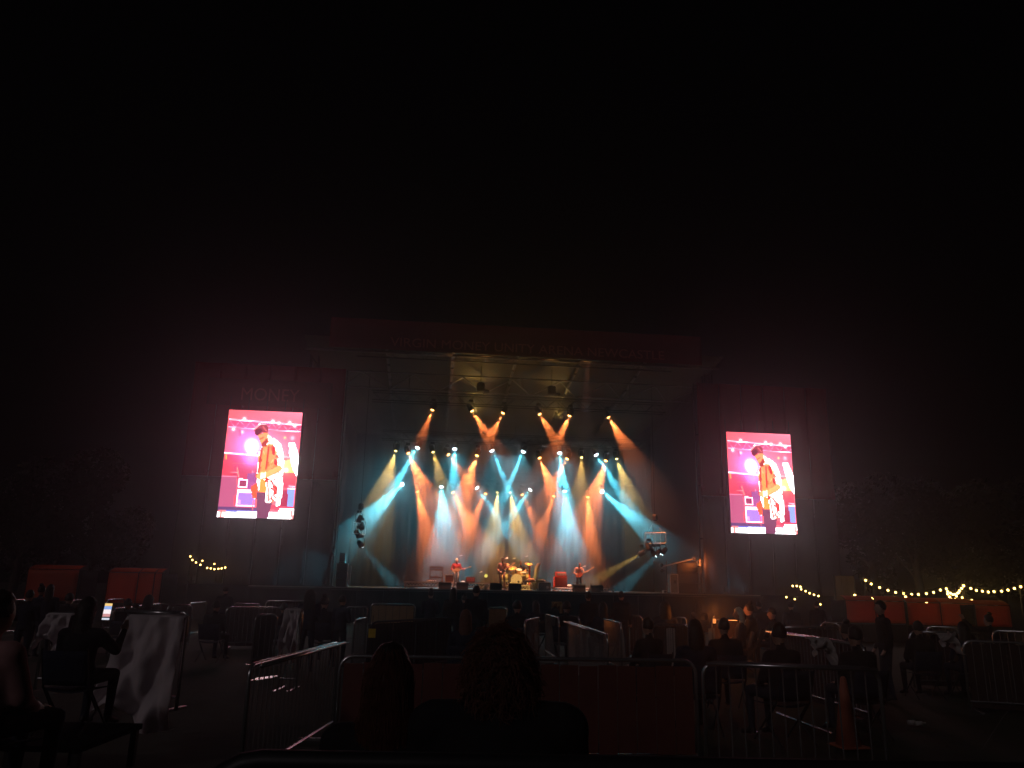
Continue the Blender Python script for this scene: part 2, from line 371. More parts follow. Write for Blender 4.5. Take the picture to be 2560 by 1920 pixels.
def row(specs, v, where, group):
    cnt = {}
    for s_ in specs: cnt[s_[2]] = cnt.get(s_[2], 0) + 1
    k = {}
    for (px, py, col, ax, ay, dv, power, size) in specs:
        i = k.get(col, 0); k[col] = i + 1
        fixture('%s spotlight %s, %s %s one from the left' % (col, where, ORD[i], col), onV(px, py, v), onV(ax, ay, v + dv), col, power, size, group=group, lens=1.0)
PO, PB, PY = 2350, 7600, 1500
row([(1083, 1019, 'orange', 1052, 1100, .3, PO * .5, 20), (1177, 1022, 'orange', 1230, 1110, .3, PO, 22), (1260, 1027, 'orange', 1216, 1115, .3, PO, 20),
     (1346, 1030, 'orange', 1402, 1125, .3, PO, 22), (1426, 1034, 'orange', 1388, 1120, .3, PO * 1.1, 22), (1518, 1038, 'orange', 1580, 1140, .3, PO * 1.3, 24)], VA, 'on the front truss', 'front truss spotlights')
row([(1046, 1115, 'blue', 960, 1260, -.8, PB, 13), (1137, 1118, 'blue', 1132, 1290, -1.2, PB * .65, 21), (1228, 1122, 'blue', 1290, 1262, -.5, PB * .8, 11),
     (1310, 1125, 'blue', 1250, 1262, -.5, PB * .8, 11), (1399, 1128, 'blue', 1412, 1290, -1.2, PB * .65, 21), (1488, 1133, 'blue', 1570, 1262, -.8, PB, 12)], VB, 'on the middle truss', 'middle truss spotlights')
row([(991, 1122, 'yellow', 950, 1260, -.4, PY, 27), (1019, 1128, 'orange', 1090, 1290, -.4, PO * 1.5, 25), (1081, 1125, 'yellow', 1112, 1240, -.4, PY * .5, 24), (1118, 1132, 'orange', 1196, 1240, -.4, PO * .6, 20),
     (1194, 1134, 'orange', 1140, 1290, -.4, PO * 1.6, 25), (1347, 1140, 'orange', 1395, 1262, -.4, PO * 1.3, 23), (1420, 1143, 'orange', 1370, 1232, -.4, PO * .7, 18),
     (1454, 1139, 'yellow', 1452, 1200, -.4, PY * .3, 26), (1516, 1147, 'orange', 1466, 1300, -.4, PO * 1.7, 25), (1540, 1142, 'yellow', 1580, 1260, -.4, PY * .8, 25)], VB - 1.0, 'slung under the middle truss', 'spotlights slung under the middle truss')
row([(1007, 1209, 'blue', 765, 1448, .4 - VD, PB * 2.0, 12), (1103, 1213, 'blue', 1110, 1360, -1.6, PB * .75, 28), (1190, 1216, 'blue', 1270, 1330, -1.0, PB, 12),
     (1328, 1221, 'blue', 1235, 1350, -1.0, PB * 1.0, 14), (1412, 1224, 'blue', 1424, 1370, -1.6, PB * .75, 28), (1503, 1227, 'blue', 1790, 1470, .4 - VD, PB * 1.9, 12)], VD, 'on the rear truss', 'rear truss spotlights')
row([(1042, 1224, 'orange', 1080, 1390, -.4, PO * 2.1, 23), (1130, 1226, 'orange', 1190, 1340, -.4, PO * 1.7, 23), (1216, 1230, 'orange', 1178, 1310, -.4, PO * 1.5, 20), (1244, 1226, 'yellow', 1236, 1320, -.3, PY * 1.9, 23),
     (1274, 1226, 'yellow', 1292, 1320, -.3, PY * 1.9, 23), (1303, 1232, 'orange', 1352, 1330, -.4, PO * 1.25, 20), (1386, 1236, 'orange', 1352, 1330, -.4, PO * 1.25, 18), (1470, 1238, 'orange', 1478, 1400, -.4, PO * 2.1, 21)], VD - .9, 'slung under the rear truss', 'spotlights slung under the rear truss')
# added wash lamps hidden behind the banner; further added lamps brighten the roof
for i, (px, tx, col, p, sz) in enumerate(((1130, 1138, 'wash', 9500, 15), (1215, 1257, 'wash', 11500, 10), (1300, 1300, 'yellow', 6500, 11), (1470, 1446, 'wash', 9500, 14), (1380, 1404, 'wash', 4500, 10))):
    fixture('added front wash lamp hidden behind the roof banner aimed down at the %s' % ('guitarist in white trousers', 'central guitarist', 'drummer', 'bass player', 'red amplifier')[i], S(uw(px, 900, VR + .2)[0], VR + .2, HB + .42), onV(tx, 1438, 1.5 if i in (0, 1, 3) else 4.2), col, p, sz, group='added front wash lamps', lens=.8, radius=.1)
for px, sd in ((1185, 'left'), (1405, 'right')):
    fixture('added yellow lamp hung high behind the front truss washing the %s half of the roof' % sd, S(uw(px, 1000, 6.0)[0], 6.3, HB - 1.5), S(uw(px + (30 if sd == 'left' else -60), 900, VR)[0], VR + .8, HB + .35), 'yellow', 72 if sd == 'left' else 48, 66, 1.0, 'added roof wash lamps', lens=.06, radius=.1)
# flat panel lamps along the middle and rear trusses (unlit)
for (v, py0, sl, xs) in ((VB - .3, 1103, .0285, (1017, 1104, 1178, 1249, 1293, 1363, 1433, 1522)), (VD - .3, 1205, .0285, (1170, 1240, 1308, 1530))):
    for i, px in enumerate(xs):
        p = onV(px, py0 + (px - 1010) * sl, v); t = thing('panel_lamp', 'small unlit flat panel lamp on the %s truss, %s from the left' % ('middle' if v < 9 else 'rear', ORD[i]), 'lamp', p, YAW, 'unlit panel lamps on the trusses')
        MB().box((0, 0, 0), (.36, .12, .13), bev=.02).build('housing', M['greycase'], t)
        MB().box((0, -.065, 0), (.31, .012, .09)).build('glass', M['alu'], t)

# ------------------------------------------------------------------ video screens
def screen_picture():
    W, H = 74, 106
    def s2l(c): c = np.array(c, float) / 255.; return np.where(c <= .04045, c / 12.92, ((c + .055) / 1.055) ** 2.4)
    ii, jj = np.meshgrid(np.arange(W), np.arange(H)); uu = (ii + .5) / W; vv = (jj + .5) / H
    # crop coordinates of the picture as seen
    CX = 195 - 170 * vv + uu * (1005 + 40 * vv); CY = 78 + vv * 1475 + (uu) * (40 - 15 * vv)
    img = np.zeros((H, W, 3))
    def fill(mask, c, a=1.0):
        m = (mask * a)[..., None] if not isinstance(mask, bool) else a
        img[:] = img * (1 - m) + np.array(c, float) * m
    def poly(pts):
        m = np.zeros((H, W), bool); n = len(pts)
        for k in range(n):
            (x0, y0), (x1, y1) = pts[k], pts[(k + 1) % n]
            if y0 == y1: continue
            c = (y0 > CY) != (y1 > CY); m ^= c & (CX < (x1 - x0) * (CY - y0) / (y1 - y0) + x0)
        return m.astype(float)
    def seg(x0, y0, x1, y1, th):
        dx, dy = x1 - x0, y1 - y0; t = np.clip(((CX - x0) * dx + (CY - y0) * dy) / (dx * dx + dy * dy), 0, 1)
        d = np.hypot(CX - x0 - t * dx, CY - y0 - t * dy); return np.clip(1.2 - d / th, 0, 1)
    def glow(x, y, r, p=2): return np.exp(-((CX - x) ** 2 + (CY - y) ** 2) / (r * r)) ** (p / 2)
    img[:] = (214, 84, 100); fill(np.clip((500 - CX) / 500, 0, 1), (236, 74, 74), .7); fill(np.clip((CX - 500) / 700, 0, 1) * np.clip((330 - CY) / 200, 0, 1), (226, 118, 140), .9)
    fill(poly([(190, 225), (1180, 300), (1175, 390), (185, 330)]), (172, 52, 92), .8)
    fill(poly([(180, 335), (1175, 400), (1130, 740), (125, 680)]), (206, 76, 106), .75)
    fill(poly([(120, 700), (1135, 750), (1090, 1180), (80, 1010)]), (158, 44, 72), .95); fill(poly([(240, 815), (570, 830), (570, 850), (240, 838)]), (226, 66, 76))
    fill(poly([(110, 720), (240, 770), (230, 1000), (85, 1000)]), (196, 52, 70), .8)
    fill(poly([(95, 1003), (298, 1012), (280, 1440), (40, 1440)]), (150, 66, 98)); fill(seg(95, 1003, 298, 1012, 6), (240, 130, 160), .7)
    fill(poly([(40, 1420), (570, 1430), (570, 1480), (30, 1470)]), (80, 44, 88))
    for k in range(7): x = 200 + k * 145; fill(seg(x, 228 + k * 10, x + 70, 330 + k * 9, 5) + seg(x + 70, 330 + k * 9, x + 140, 236 + k * 10, 5), (246, 170, 200), .6)
    fill(seg(200, 215, 1180, 295, 9), (255, 226, 244)); fill(seg(190, 325, 1175, 390, 7), (255, 200, 226))
    for (x, y) in ((400, 208), (790, 242), (870, 268), (1020, 262), (1090, 305), (250, 355), (365, 395)): fill(glow(x, y, 26), (255, 225, 225))
    fill(seg(340, 380, 340, 430, 22), (120, 30, 60), .8); fill(glow(955, 472, 18), (255, 200, 120)); fill(glow(1060, 475, 30), (255, 190, 210), .8)
    fill(glow(500, 590, 230), (226, 130, 250), .85); fill(glow(490, 760, 90), (150, 130, 255), .9)
    fill(seg(125, 684, 600, 722, 12), (255, 214, 244)); fill(seg(920, 740, 1135, 752, 11), (255, 214, 236)); fill(seg(150, 700, 148, 765, 14), (255, 150, 70))
    fill(np.clip(1.5 - np.hypot((CX - 500) / 92, (CY - 590) / 100) * 1.1, 0, 1), (255, 255, 255)); fill(poly([(430, 640), (575, 640), (540, 720), (470, 720)]), (255, 250, 255))
    fill(glow(1010, 880, 150), (255, 90, 70), .9); fill(poly([(930, 800), (1060, 760), (1100, 960), (940, 950)]), (255, 190, 100), .9)
    fill(poly([(1015, 540), (1090, 545), (1150, 760), (1120, 1010), (1060, 900), (1010, 660)]), (255, 252, 255)); fill(glow(970, 920, 32), (255, 246, 226))
    fill(seg(300, 890, 320, 1010, 11), (250, 130, 120)); fill(seg(215, 955, 300, 955, 6), (240, 130, 140), .8); fill(seg(510, 940, 505, 975, 12), (255, 150, 170), .8)
    fill(poly([(440, 960), (560, 960), (560, 1190), (440, 1190)]), (116, 56, 120), .8)
    fill(poly([(318, 1035), (445, 1045), (430, 1165), (315, 1160)]), (255, 190, 220)); fill(poly([(330, 1052), (432, 1060), (420, 1148), (325, 1146)]), (126, 40, 72))
    fill(poly([(300, 1180), (545, 1195), (540, 1412), (285, 1402)]), (255, 200, 235)); fill(poly([(312, 1225), (540, 1235), (535, 1400), (298, 1388)]), (140, 100, 180)); fill(poly([(305, 1325), (350, 1330), (345, 1375), (300, 1370)]), (230, 150, 210), .8)
    fill(seg(268, 1270, 262, 1390, 10), (226, 60, 60)); fill(poly([(880, 1180), (1000, 1190), (985, 1410), (870, 1400)]), (138, 30, 60)); fill(poly([(1000, 1168), (1092, 1176), (1072, 1420), (982, 1415)]), (112, 132, 204)); fill(seg(1010, 1135, 1090, 1140, 9), (255, 220, 240)); fill(seg(1000, 1165, 1092, 1172, 7), (255, 230, 250))
    fill(poly([(760, 1385), (1080, 1420), (1075, 1475), (880, 1470), (760, 1440)]), (170, 50, 76), .9)
    fill(poly([(150, 1455), (570, 1462), (570, 1490), (150, 1490)]), (92, 92, 170)); fill(poly([(25, 1480), (1075, 1492), (1070, 1600), (15, 1580)]), (250, 250, 255)); fill(poly([(880, 1440), (1075, 1445), (1070, 1600), (850, 1600)]), (255, 240, 244), .9)
    fill(poly([(50, 1455), (150, 1460), (120, 1570), (40, 1560)]), (250, 150, 140), .6); fill(seg(80, 1470, 78, 1550, 9), (226, 60, 50)); fill(poly([(1030, 1470), (1070, 1470), (1065, 1590), (1040, 1590)]), (226, 80, 76), .7)
    # the player
    fill(glow(800, 700, 260), (255, 190, 210), .45)
    fill(poly([(545, 1110), (580, 1100), (590, 1250), (545, 1310), (510, 1300), (488, 1200), (500, 1140)]), (232, 70, 36)); fill(seg(560, 1000, 610, 860, 20), (190, 40, 30)); fill(seg(517, 1330, 515, 1460, 9), (230, 90, 90))
    fill(poly([(560, 1215), (780, 1215), (780, 1350), (715, 1600), (560, 1600), (570, 1400)]), (96, 42, 70))
    fill(poly([(640, 590), (720, 520), (800, 480), (900, 560), (940, 740), (940, 920), (915, 1010), (930, 1130), (890, 1400), (835, 1400), (840, 1340), (770, 1350), (690, 1370), (690, 1220), (600, 1215), (570, 1080), (575, 900), (600, 680)]), (255, 240, 232))
    fill(poly([(620, 640), (720, 560), (800, 560), (850, 720), (860, 860), (700, 960), (640, 1010), (590, 1000), (590, 760)]), (232, 124, 74))
    rs = np.random.RandomState(5)
    for k in range(60):
        x, y = rs.uniform(600, 900), rs.uniform(600, 1330)
        if y > 880 and x < 720: continue
        if x > 860 and y < 900: continue
        fill(seg(x, y, x + rs.uniform(-26, 26), y + rs.uniform(14, 52), rs.uniform(8, 15)) * (1.0 if x < 860 else .6), [(196, 34, 34), (150, 24, 36), (232, 96, 40), (250, 170, 110), (120, 22, 34)][k % 5], .85)
    fill(poly([(640, 720), (700, 690), (690, 960), (620, 960)]), (244, 124, 62)); fill(seg(640, 620, 590, 950, 16), (150, 26, 34)); fill(seg(735, 600, 695, 900, 15), (150, 24, 30))
    fill(poly([(790, 570), (822, 600), (812, 715), (780, 700)]), (180, 20, 28)); fill(poly([(812, 765), (855, 790), (830, 870), (800, 830)]), (160, 20, 38))
    fill(poly([(620, 1060), (690, 1060), (700, 1215), (600, 1220)]), (244, 128, 52)); fill(seg(720, 1080, 730, 1340, 14), (190, 36, 30), .9); fill(poly([(790, 1120), (850, 1140), (850, 1260), (800, 1250)]), (200, 40, 40)); fill(poly([(690, 1010), (740, 1030), (720, 1090), (680, 1080)]), (180, 28, 30))
    fill(poly([(565, 990), (640, 940), (700, 950), (880, 850), (935, 900), (700, 1030), (620, 1060), (570, 1040)]), (248, 146, 84)); fill(poly([(620, 960), (690, 950), (690, 1020), (620, 1040)]), (255, 216, 180)); fill(seg(640, 1052, 900, 925, 8), (220, 90, 40), .8)
    fill(poly([(580, 440), (690, 390), (740, 430), (745, 520), (690, 580), (640, 590), (610, 520)]), (238, 128, 82)); fill(poly([(635, 555), (700, 480), (725, 500), (700, 590), (640, 612)]), (140, 36, 36)); fill(seg(612, 492, 662, 468, 9), (120, 36, 30), .9); fill(seg(640, 548, 682, 538, 7), (120, 30, 30), .9)
    fill(poly([(715, 420), (760, 460), (800, 500), (740, 560), (722, 480)]), (255, 214, 186))
    fill(poly([(530, 345), (600, 282), (690, 275), (725, 330), (715, 410), (640, 405), (580, 448), (545, 425)]), (128, 40, 58)); fill(seg(535, 350, 605, 288, 14) + seg(605, 285, 690, 280, 12), (255, 190, 196), .8); fill(poly([(540, 380), (600, 345), (650, 360), (620, 402), (580, 442), (550, 422)]), (84, 18, 40)); fill(seg(655, 320, 700, 375, 14), (200, 96, 96), .7)
    lin = s2l(np.clip(img, 0, 255)); lum = img.mean(axis=2)
    lin *= (1.0 + 1.6 * np.clip((lum - 205) / 50, 0, 1))[..., None]
    return W, H, lin
PIC = screen_picture()
def led_material():
    m = bpy.data.materials.new('led_picture'); m.use_nodes = True; n = m.node_tree.nodes; n.clear()
    a = n.new('ShaderNodeAttribute'); a.attribute_name = 'led'; e = n.new('ShaderNodeEmission'); e.inputs[1].default_value = 2.7
    o = n.new('ShaderNodeOutputMaterial'); m.node_tree.links.new(a.outputs['Color'], e.inputs[0]); m.node_tree.links.new(e.outputs[0], o.inputs[0]); return m
LED = led_material()
def video_screen(label, corners, v):
    q = [uw(x, y, v) for x, y in corners]                 # TL TR BR BL
    u0 = (q[0][0] + q[3][0]) / 2; u1 = (q[1][0] + q[2][0]) / 2; h1 = (q[0][1] + q[1][1]) / 2; h0 = (q[2][1] + q[3][1]) / 2
    print('screen', [tuple(round(c, 2) for c in k) for k in q])
    t = sthing('video_screen', label, 'screen', (u0 + u1) / 2, v, h0, group='portrait video screens'); wd, ht = u1 - u0, h1 - h0
    MB().box((0, .16, ht / 2), (wd + .12, .26, ht + .12), bev=.02).build('housing', M['black'], t)
    W, H, lin = PIC
    b = MB(); b.grid(lambda a, c: (-wd / 2 + wd * a, .02, ht * (1 - c)), W, H); b.f = [tuple(reversed(f)) for f in b.f]
    me = b.mesh('picture', LED); at = me.attributes.new('led', 'FLOAT_COLOR', 'CORNER')
    d = np.ones((H * W, 4, 4), np.float32); d[:, :, :3] = lin.reshape(-1, 1, 3); at.data.foreach_set('color', d.ravel()); link('picture', me, t)
    for k in range(5): MB().tube([(-wd / 2 + wd * k / 4, .12, ht + .05), (-wd / 2 + wd * k / 4, .12, ht + .7)], .02, 5).build('hanging_strap', M['darksteel'], t)
    return u0, u1, h0, h1
sl = video_screen('bright portrait video screen hanging left of the stage', [(570, 1025), (757, 1030), (732, 1297), (545, 1293)], -.7)
sr = video_screen('bright portrait video screen hanging right of the stage', [(1818, 1080), (1974, 1085), (1996, 1337), (1827, 1330)], -.7)

# side towers: scaffold wall clad in scrim cloth
def side_tower(side, px0, px1, pytop, pyred, v):
    u0 = uw(px0, 1200, v)[0]; u1 = uw(px1, 1200, v)[0]; top = uw((px0 + px1) / 2, pytop, v)[1]; hr = uw((px0 + px1) / 2, pyred, v)[1]
    t = sthing('screen_tower', 'tall dark scrim clad scaffold tower behind the %s video screen' % side, 'tower', 0, v, 0)
    n = 6; wd = (u1 - u0) / n; base = FLOOR + .02
    for i in range(n):
        for (a0, a1, m, nm) in ((base, hr, M['scrim'], 'grey_scrim_panel'), (hr + .02, top, M['redscrim'], 'red_scrim_panel')):
            b = MB(); ph = i * 1.3
            b.sheet(lambda a, c: (u0 + (i + a * .985) * wd, .06 * math.sin(a * 7 + ph + c * 2) * math.sin(c * 3.1) + .04 * math.sin(c * 11 + a * 5), a0 + c * (a1 - a0)), 8, 10, .008, (0, 1, 0)); b.build(nm, m, t, True)
    for i in range(n + 1): MB().tube([(u0 + i * wd, .55, 0), (u0 + i * wd, .55, top + .1)], .035, 6).build('upright', M['darksteel'], t)
    for k in range(5): MB().tube([(u0, .6, base + (top - base) * k / 4), (u1, .6, base + (top - base) * k / 4)], .035, 6).build('ledger', M['darksteel'], t)
    return u0, u1, top
tl = side_tower('left', 452, 845, 912, 1195, .2)
tr = side_tower('right', 1752, 2085, 965, 1245, .2)
tb = sthing('tower_banner', 'dark red name banner above the left video screen', 'banner', (sl[0] + sl[1]) / 2, -.15, sl[3] + .35)
b = MB(); b.sheet(lambda a, c: (-3.0 + 6.0 * a, .02 * math.sin(a * 9), 1.35 * c), 20, 3, .015, (0, 1, 0)); b.build('banner_cloth', M['banner'], tb, True)
lettering('MONEY', .9, M['bannertext'], tb, (0.0, -.06, .55), width=2.8)
# black skirts under the towers
for (t0, t1, nm) in ((tl[0], tl[1], 'left'), (tr[0], tr[1], 'right')):
    k = sthing('tower_skirt', 'black cloth skirt hiding the base of the %s screen tower' % nm, 'skirt', (t0 + t1) / 2, .1, 0); L = t1 - t0
    b = MB(); b.sheet(lambda a, c: (-L / 2 + L * a, .03 * math.sin(a * 60), FLOOR * c), 60, 1, .01, (0, 1, 0)); b.build('cloth', M['blackcloth'], k, True)

# ------------------------------------------------------------------ backline: risers, monitors, amplifiers, cases
def srect(x0, y0, x1, y1, v):
    a = uw(x0, y0, v); c = uw(x1, y1, v); return a[0], c[0], min(a[1], c[1]), max(a[1], c[1])
def riser(label, px0, px1, py, v, depth, h=None):
    u0 = uw(px0, py, v)[0]; u1 = uw(px1, py, v)[0]; h = h or uw((px0 + px1) / 2, py, v)[1] - FLOOR; L = u1 - u0
    t = sthing('stage_riser', label, 'riser', (u0 + u1) / 2, v, FLOOR)
    MB().box((0, depth / 2, h - .03), (L, depth, .05)).build('top_board', M['deck'], t)
    MB().box((0, -.012, h - .035), (L, .03, .05)).build('top_rail', M['alu'], t)
    MB().box((0, -.012, h - .22), (L, .03, .035)).build('lower_rail', M['alu'], t)
    b = MB(); n = max(4, int(L / .16))
    for i in range(n): x0 = -L / 2 + L * i / n; x1 = x0 + L / n; b.tube([(x0, -.012, h - .20), ((x0 + x1) / 2, -.012, h - .06), (x1, -.012, h - .20)], .011, 4)
    b.build('lattice', M['alu'], t, kind='stuff')
    for sx in (-L / 2 + .04, L / 2 - .04, 0):
        for y in (0.03, depth - .05): MB().box((sx, y, (h - .06) / 2), (.06, .05, h - .06)).build('leg', M['alu'], t)
    return h
RH = riser('long low stage riser on the left with silver lattice front rail', 1010, 1225, 1455, 3.2, 2.4)
RH2 = riser('short stage riser with zigzag silver rail under the red amplifier', 1384, 1520, 1469, 2.6, 2.2)
RH3 = riser('brown lit riser under the drum kit', 1228, 1325, 1462, 3.6, 3.2)
def wedge(label, px0, px1, pyt, v):
    u0, u1, h0, h1 = srect(px0, 1480, px1, pyt, v); wd = u1 - u0; ht = max(.34, h1 - FLOOR)
    t = sthing('floor_monitor', label, 'monitor', (u0 + u1) / 2, v, FLOOR, group='black floor monitors along the stage front')
    b = MB(); x = wd / 2
    pr = [(0, 0), (0.0, ht), (.16, ht), (.50, .12), (.50, 0)]
    b.add([(-x, y, z) for y, z in pr] + [(x, y, z) for y, z in pr], [(4, 3, 2, 1, 0), (5, 6, 7, 8, 9)] + [(i, (i + 1) % 5, 5 + (i + 1) % 5, 5 + i) for i in range(5)]); b.build('cabinet', M['black'], t)
    n = Vector((0, .34, ht - .12)).normalized(); b = MB(); b.add([(-x + .04, .18, ht - .015), (x - .04, .18, ht - .015), (x - .04, .49, .135), (-x + .04, .49, .135)], [(0, 1, 2, 3)]); b.build('grille', M['darksteel'], t)
    for sx in (-1, 1): MB().box((sx * (x + .012), .12, ht * .62), (.02, .14, .05)).build('handle', M['darksteel'], t)
    MB().box((0, -.006, ht - .03), (wd * .98, .01, .02)).build('edge_strip', M['greycase'], t)
for (a, b_, y, lb) in ((1096, 1128, 1458, 'black floor monitor left of the guitarist in white trousers'), (1141, 1171, 1460, 'black floor monitor right of the guitarist in white trousers'),
                       (1225, 1255, 1461, 'black floor monitor left of the central guitarist'), (1272, 1303, 1463, 'black floor monitor in front of the bass drum'),
                       (1435, 1464, 1466, 'black floor monitor left of the pair before the bass player'), (1478, 1508, 1467, 'black floor monitor at the right end of the row')):
    wedge(lb, a, b_, y, .55)
def cabinet(name, label, cat, rect, v, depth, m, mf, rail=None, base=None, inset=.05):
    u0, u1, h0, h1 = srect(*rect, v); base = FLOOR if base is None else base; ht = max(.2, h1 - base); wd = u1 - u0
    t = sthing(name, label, cat, (u0 + u1) / 2, v, base)
    MB().box((0, depth / 2, ht / 2), (wd, depth, ht), bev=.015).build('cabinet', m, t)
    MB().box((0, -.006, ht / 2), (wd - 2 * inset, .016, ht - 2 * inset)).build('front_panel', mf, t)
    if rail:
        for x in (-wd / 2, wd / 2): MB().box((x, -.012, ht / 2), (.03, .03, ht + .01)).build('corner_rail', rail, t)
        for z in (.02, ht): MB().box((0, -.014, z), (wd - .03, .028, .03)).build('edge_rail', rail, t)
    for sx in (-1, 1): MB().box((sx * (wd / 2 + .008), depth / 2, ht * .7), (.012, .12, .04)).build('handle', M['darksteel'], t)
    return t, wd, ht
t, wd, ht = cabinet('flight_case', 'black flight case with silver edges beside the drum riser', 'case', (1346, 1481, 1377, 1457), 2.2, .6, M['black'], M['greycase'], M['alu'])
b = MB(); b.lathe([(.07, 0), (.07, .012), (.05, .02)], 14, (wd * .22, -.012, ht * .42), Matrix.Rotation(R(90), 3, 'X')); b.build('round_badge', M['alu'], t)
t, wd, ht = cabinet('amplifier_cabinet', 'red vinyl speaker cabinet standing on the right riser', 'amplifier', (1386, 1468, 1418, 1442), 3.2, .36, M['redamp'], M['ampgrille'], base=FLOOR + RH2 - .003)
t2, w2, h2 = cabinet('red_amplifier', 'red amplifier head on top of the red speaker cabinet', 'amplifier', (1390, 1442, 1416, 1430), 3.25, .28, M['redamp'], M['drumskin'], base=FLOOR + RH2 + ht)
for i in range(5): b = MB(); b.lathe([(.018, 0), (.018, .02)], 8, (-w2 * .3 + i * w2 * .15, -.016, h2 * .4), Matrix.Rotation(R(90), 3, 'X')); b.build('knob', M['black'], t2)
cabinet('guitar_amplifier', 'small brown combo amplifier behind the left monitors', 'amplifier', (1164, 1455, 1188, 1442), 3.8, .3, M['brownamp'], M['ampgrille'], base=FLOOR + RH)
cabinet('guitar_amplifier', 'pale edged open cabinet beside the guitarist in white trousers', 'amplifier', (1113, 1456, 1134, 1438), 4.0, .35, M['black'], M['brownamp'], M['maple'], base=FLOOR + RH)
# brown rack frame on the left riser
u0, u1, h0, h1 = srect(1074, 1454, 1107, 1418, 4.4)
t = sthing('keyboard_rack', 'brown open rack with two shelves at the back of the left riser', 'rack', (u0 + u1) / 2, 4.4, FLOOR + RH)
wd, ht = u1 - u0, h1 - FLOOR - RH
for x in (-wd / 2, wd / 2):
    for y in (0, .45): MB().box((x, y, ht / 2), (.05, .05, ht)).build('post', M['brownamp'], t)
for z in (.99, .80, .30): MB().box((0, .225, ht * z), (wd, .5, .09)).build('shelf', M['brownamp'], t)
# row of effect pedals on the riser front
for i in range(5):
    p = onV(1067 + i * 5.5, 1452, 3.5); p.z = FLOOR + RH
    t = thing('effect_pedal', 'small silver effect pedal on the left riser, %s of five' % ORD[i], 'pedal', p, YAW, 'effect pedals on the riser')
    b = MB(); b.box((0, 0, .04), (.08, .12, .07), bev=.012); b.build('housing', M['alu'], t)
    b = MB(); b.lathe([(.014, .075), (.014, .10)], 8, (0, -.03, 0)); b.build('footswitch', M['darksteel'], t)
# covered things
def heap(name, label, px, py0, py1, halfpx, v, m, base):
    u, h1 = uw(px, py0, v); wd = (uw(px + halfpx, py0, v)[0] - u); ht = h1 - base
    b = MB(); b.ell((0, 0, ht * .45), (wd, wd * .8, ht * .56), nu=28, nv=18, fn=lambda q: 1 + .22 * noise.noise(q * 2.3 + Vector((px, 0, 0))) + .08 * noise.noise(q * 7))
    b.v = [(x, y, max(z, 0.004)) for x, y, z in b.v]
    o = b.build(name, m, None, True); o.location = S(u, v, base); o.rotation_euler = (0, 0, YAW); tag(o, label, 'cloth')
heap('covered_heap', 'crumpled cream sheet heaped over gear right of the drum kit', 1327, 1445, 1470, 11, 3.0, M['sheet'], FLOOR + .40)
heap('covered_heap', 'small crumpled cream bundle low beside the central monitor', 1213, 1463, 1478, 5, 1.0, M['sheet'], FLOOR)
heap('white_towel', 'pale towel lying on the riser beside the brown amplifier', 1157, 1452, 1458, 6, 3.5, M['cup'], FLOOR + RH)
heap('white_towel', 'pale towel lying beside the red speaker cabinet', 1424, 1461, 1468, 6, 3.0, M['cup'], FLOOR + RH2)
b = MB(); b.lathe([(.035, 0), (.045, .13), (.042, .13), (.034, .01)], 12); o = b.build('drinks_cup', M['cup'], None, True); o.location = S(uw(1534, 1480, .4)[0], .4, FLOOR); tag(o, 'white paper cup near the right front stage edge', 'cup')
t = sthing('set_list', 'crumpled paper set list on the right stage edge', 'paper', uw(1513, 1484, .25)[0], .25, FLOOR); b = MB(); b.sheet(lambda a, c: (-.2 + .4 * a, -.12 + .24 * c, .02 + .03 * noise.noise((a * 4, c * 4, 3))), 8, 6, .003, (0, 0, 1)); b.build('sheet', M['sheet'], t, True)
for (px, lb) in ((1662, 'small white stage box by the right speaker stack'),):
    t = sthing('stage_box', lb, 'box', uw(px, 1488, .3)[0], .3, FLOOR); MB().box((0, 0, .07), (.2, .2, .14), bev=.02).build('housing', M['cup'], t); MB().box((0, -.103, .07), (.14, .01, .06)).build('socket_plate', M['darksteel'], t)
# tall curved object behind: an arched harp like frame case
t = sthing('instrument_case', 'tall curved grey instrument case standing behind the flight case', 'case', uw(1342, 1460, 4.6)[0], 4.6, FLOOR)
hh = uw(1345, 1408, 4.6)[1] - FLOOR
b = MB(); pts = [(-.12, 0, 0), (-.12, 0, hh * .45), (-.06, 0, hh * .55), (-.02, 0, hh * .8), (.10, 0, hh * .96), (.22, 0, hh)]
b.tube(pts, [.09, .09, .10, .11, .09, .03], 10); b.build('curved_shell', M['greycase'], t, True)
MB().box((.22, .02, hh * .22), (.55, .26, hh * .44), bev=.1).build('lower_body', M['black'], t)
# mic stands
def micstand(label, px, py, v, base, lean=.25):
    u, h1 = uw(px, py, v); t = sthing('microphone_stand', label, 'microphone', u - lean, v, base); ht = h1 - base
    b = MB(); b.lathe([(.16, 0), (.16, .02), (.03, .05)], 16); b.build('base', M['darksteel'], t)
    MB().tube([(0, 0, .03), (0, 0, ht * .78)], .012, 6).build('pole', M['darksteel'], t)
    MB().tube([(-.2, 0, ht * .70), (lean, -.0, ht)], .010, 6).build('boom', M['darksteel'], t)
    b = MB(); b.tube([(lean - .10, 0, ht - .03), (lean, 0, ht)], [.016, .022], 8); b.ell((lean + .03, 0, ht + .012), (.045, .032, .032)); b.build('microphone', M['alu'], t, True)
micstand('microphone on a boom stand at the central guitarist', 1267, 1396, 1.2, FLOOR)
micstand('microphone on a boom stand in front of the bass player', 1461, 1416, 1.0, FLOOR, .3)
micstand('microphone on a boom stand left of the drummer', 1203, 1430, 4.4, FLOOR)
micstand('overhead microphone on a tall boom above the drum kit', 1317, 1391, 5.2, FLOOR + RH3, .5)
micstand('tall microphone stand between central guitarist and drums', 1286, 1396, 4.6, FLOOR + RH3, .2)
micstand('thin microphone stand behind the guitarist in white trousers', 1153, 1389, 4.8, FLOOR, .3)

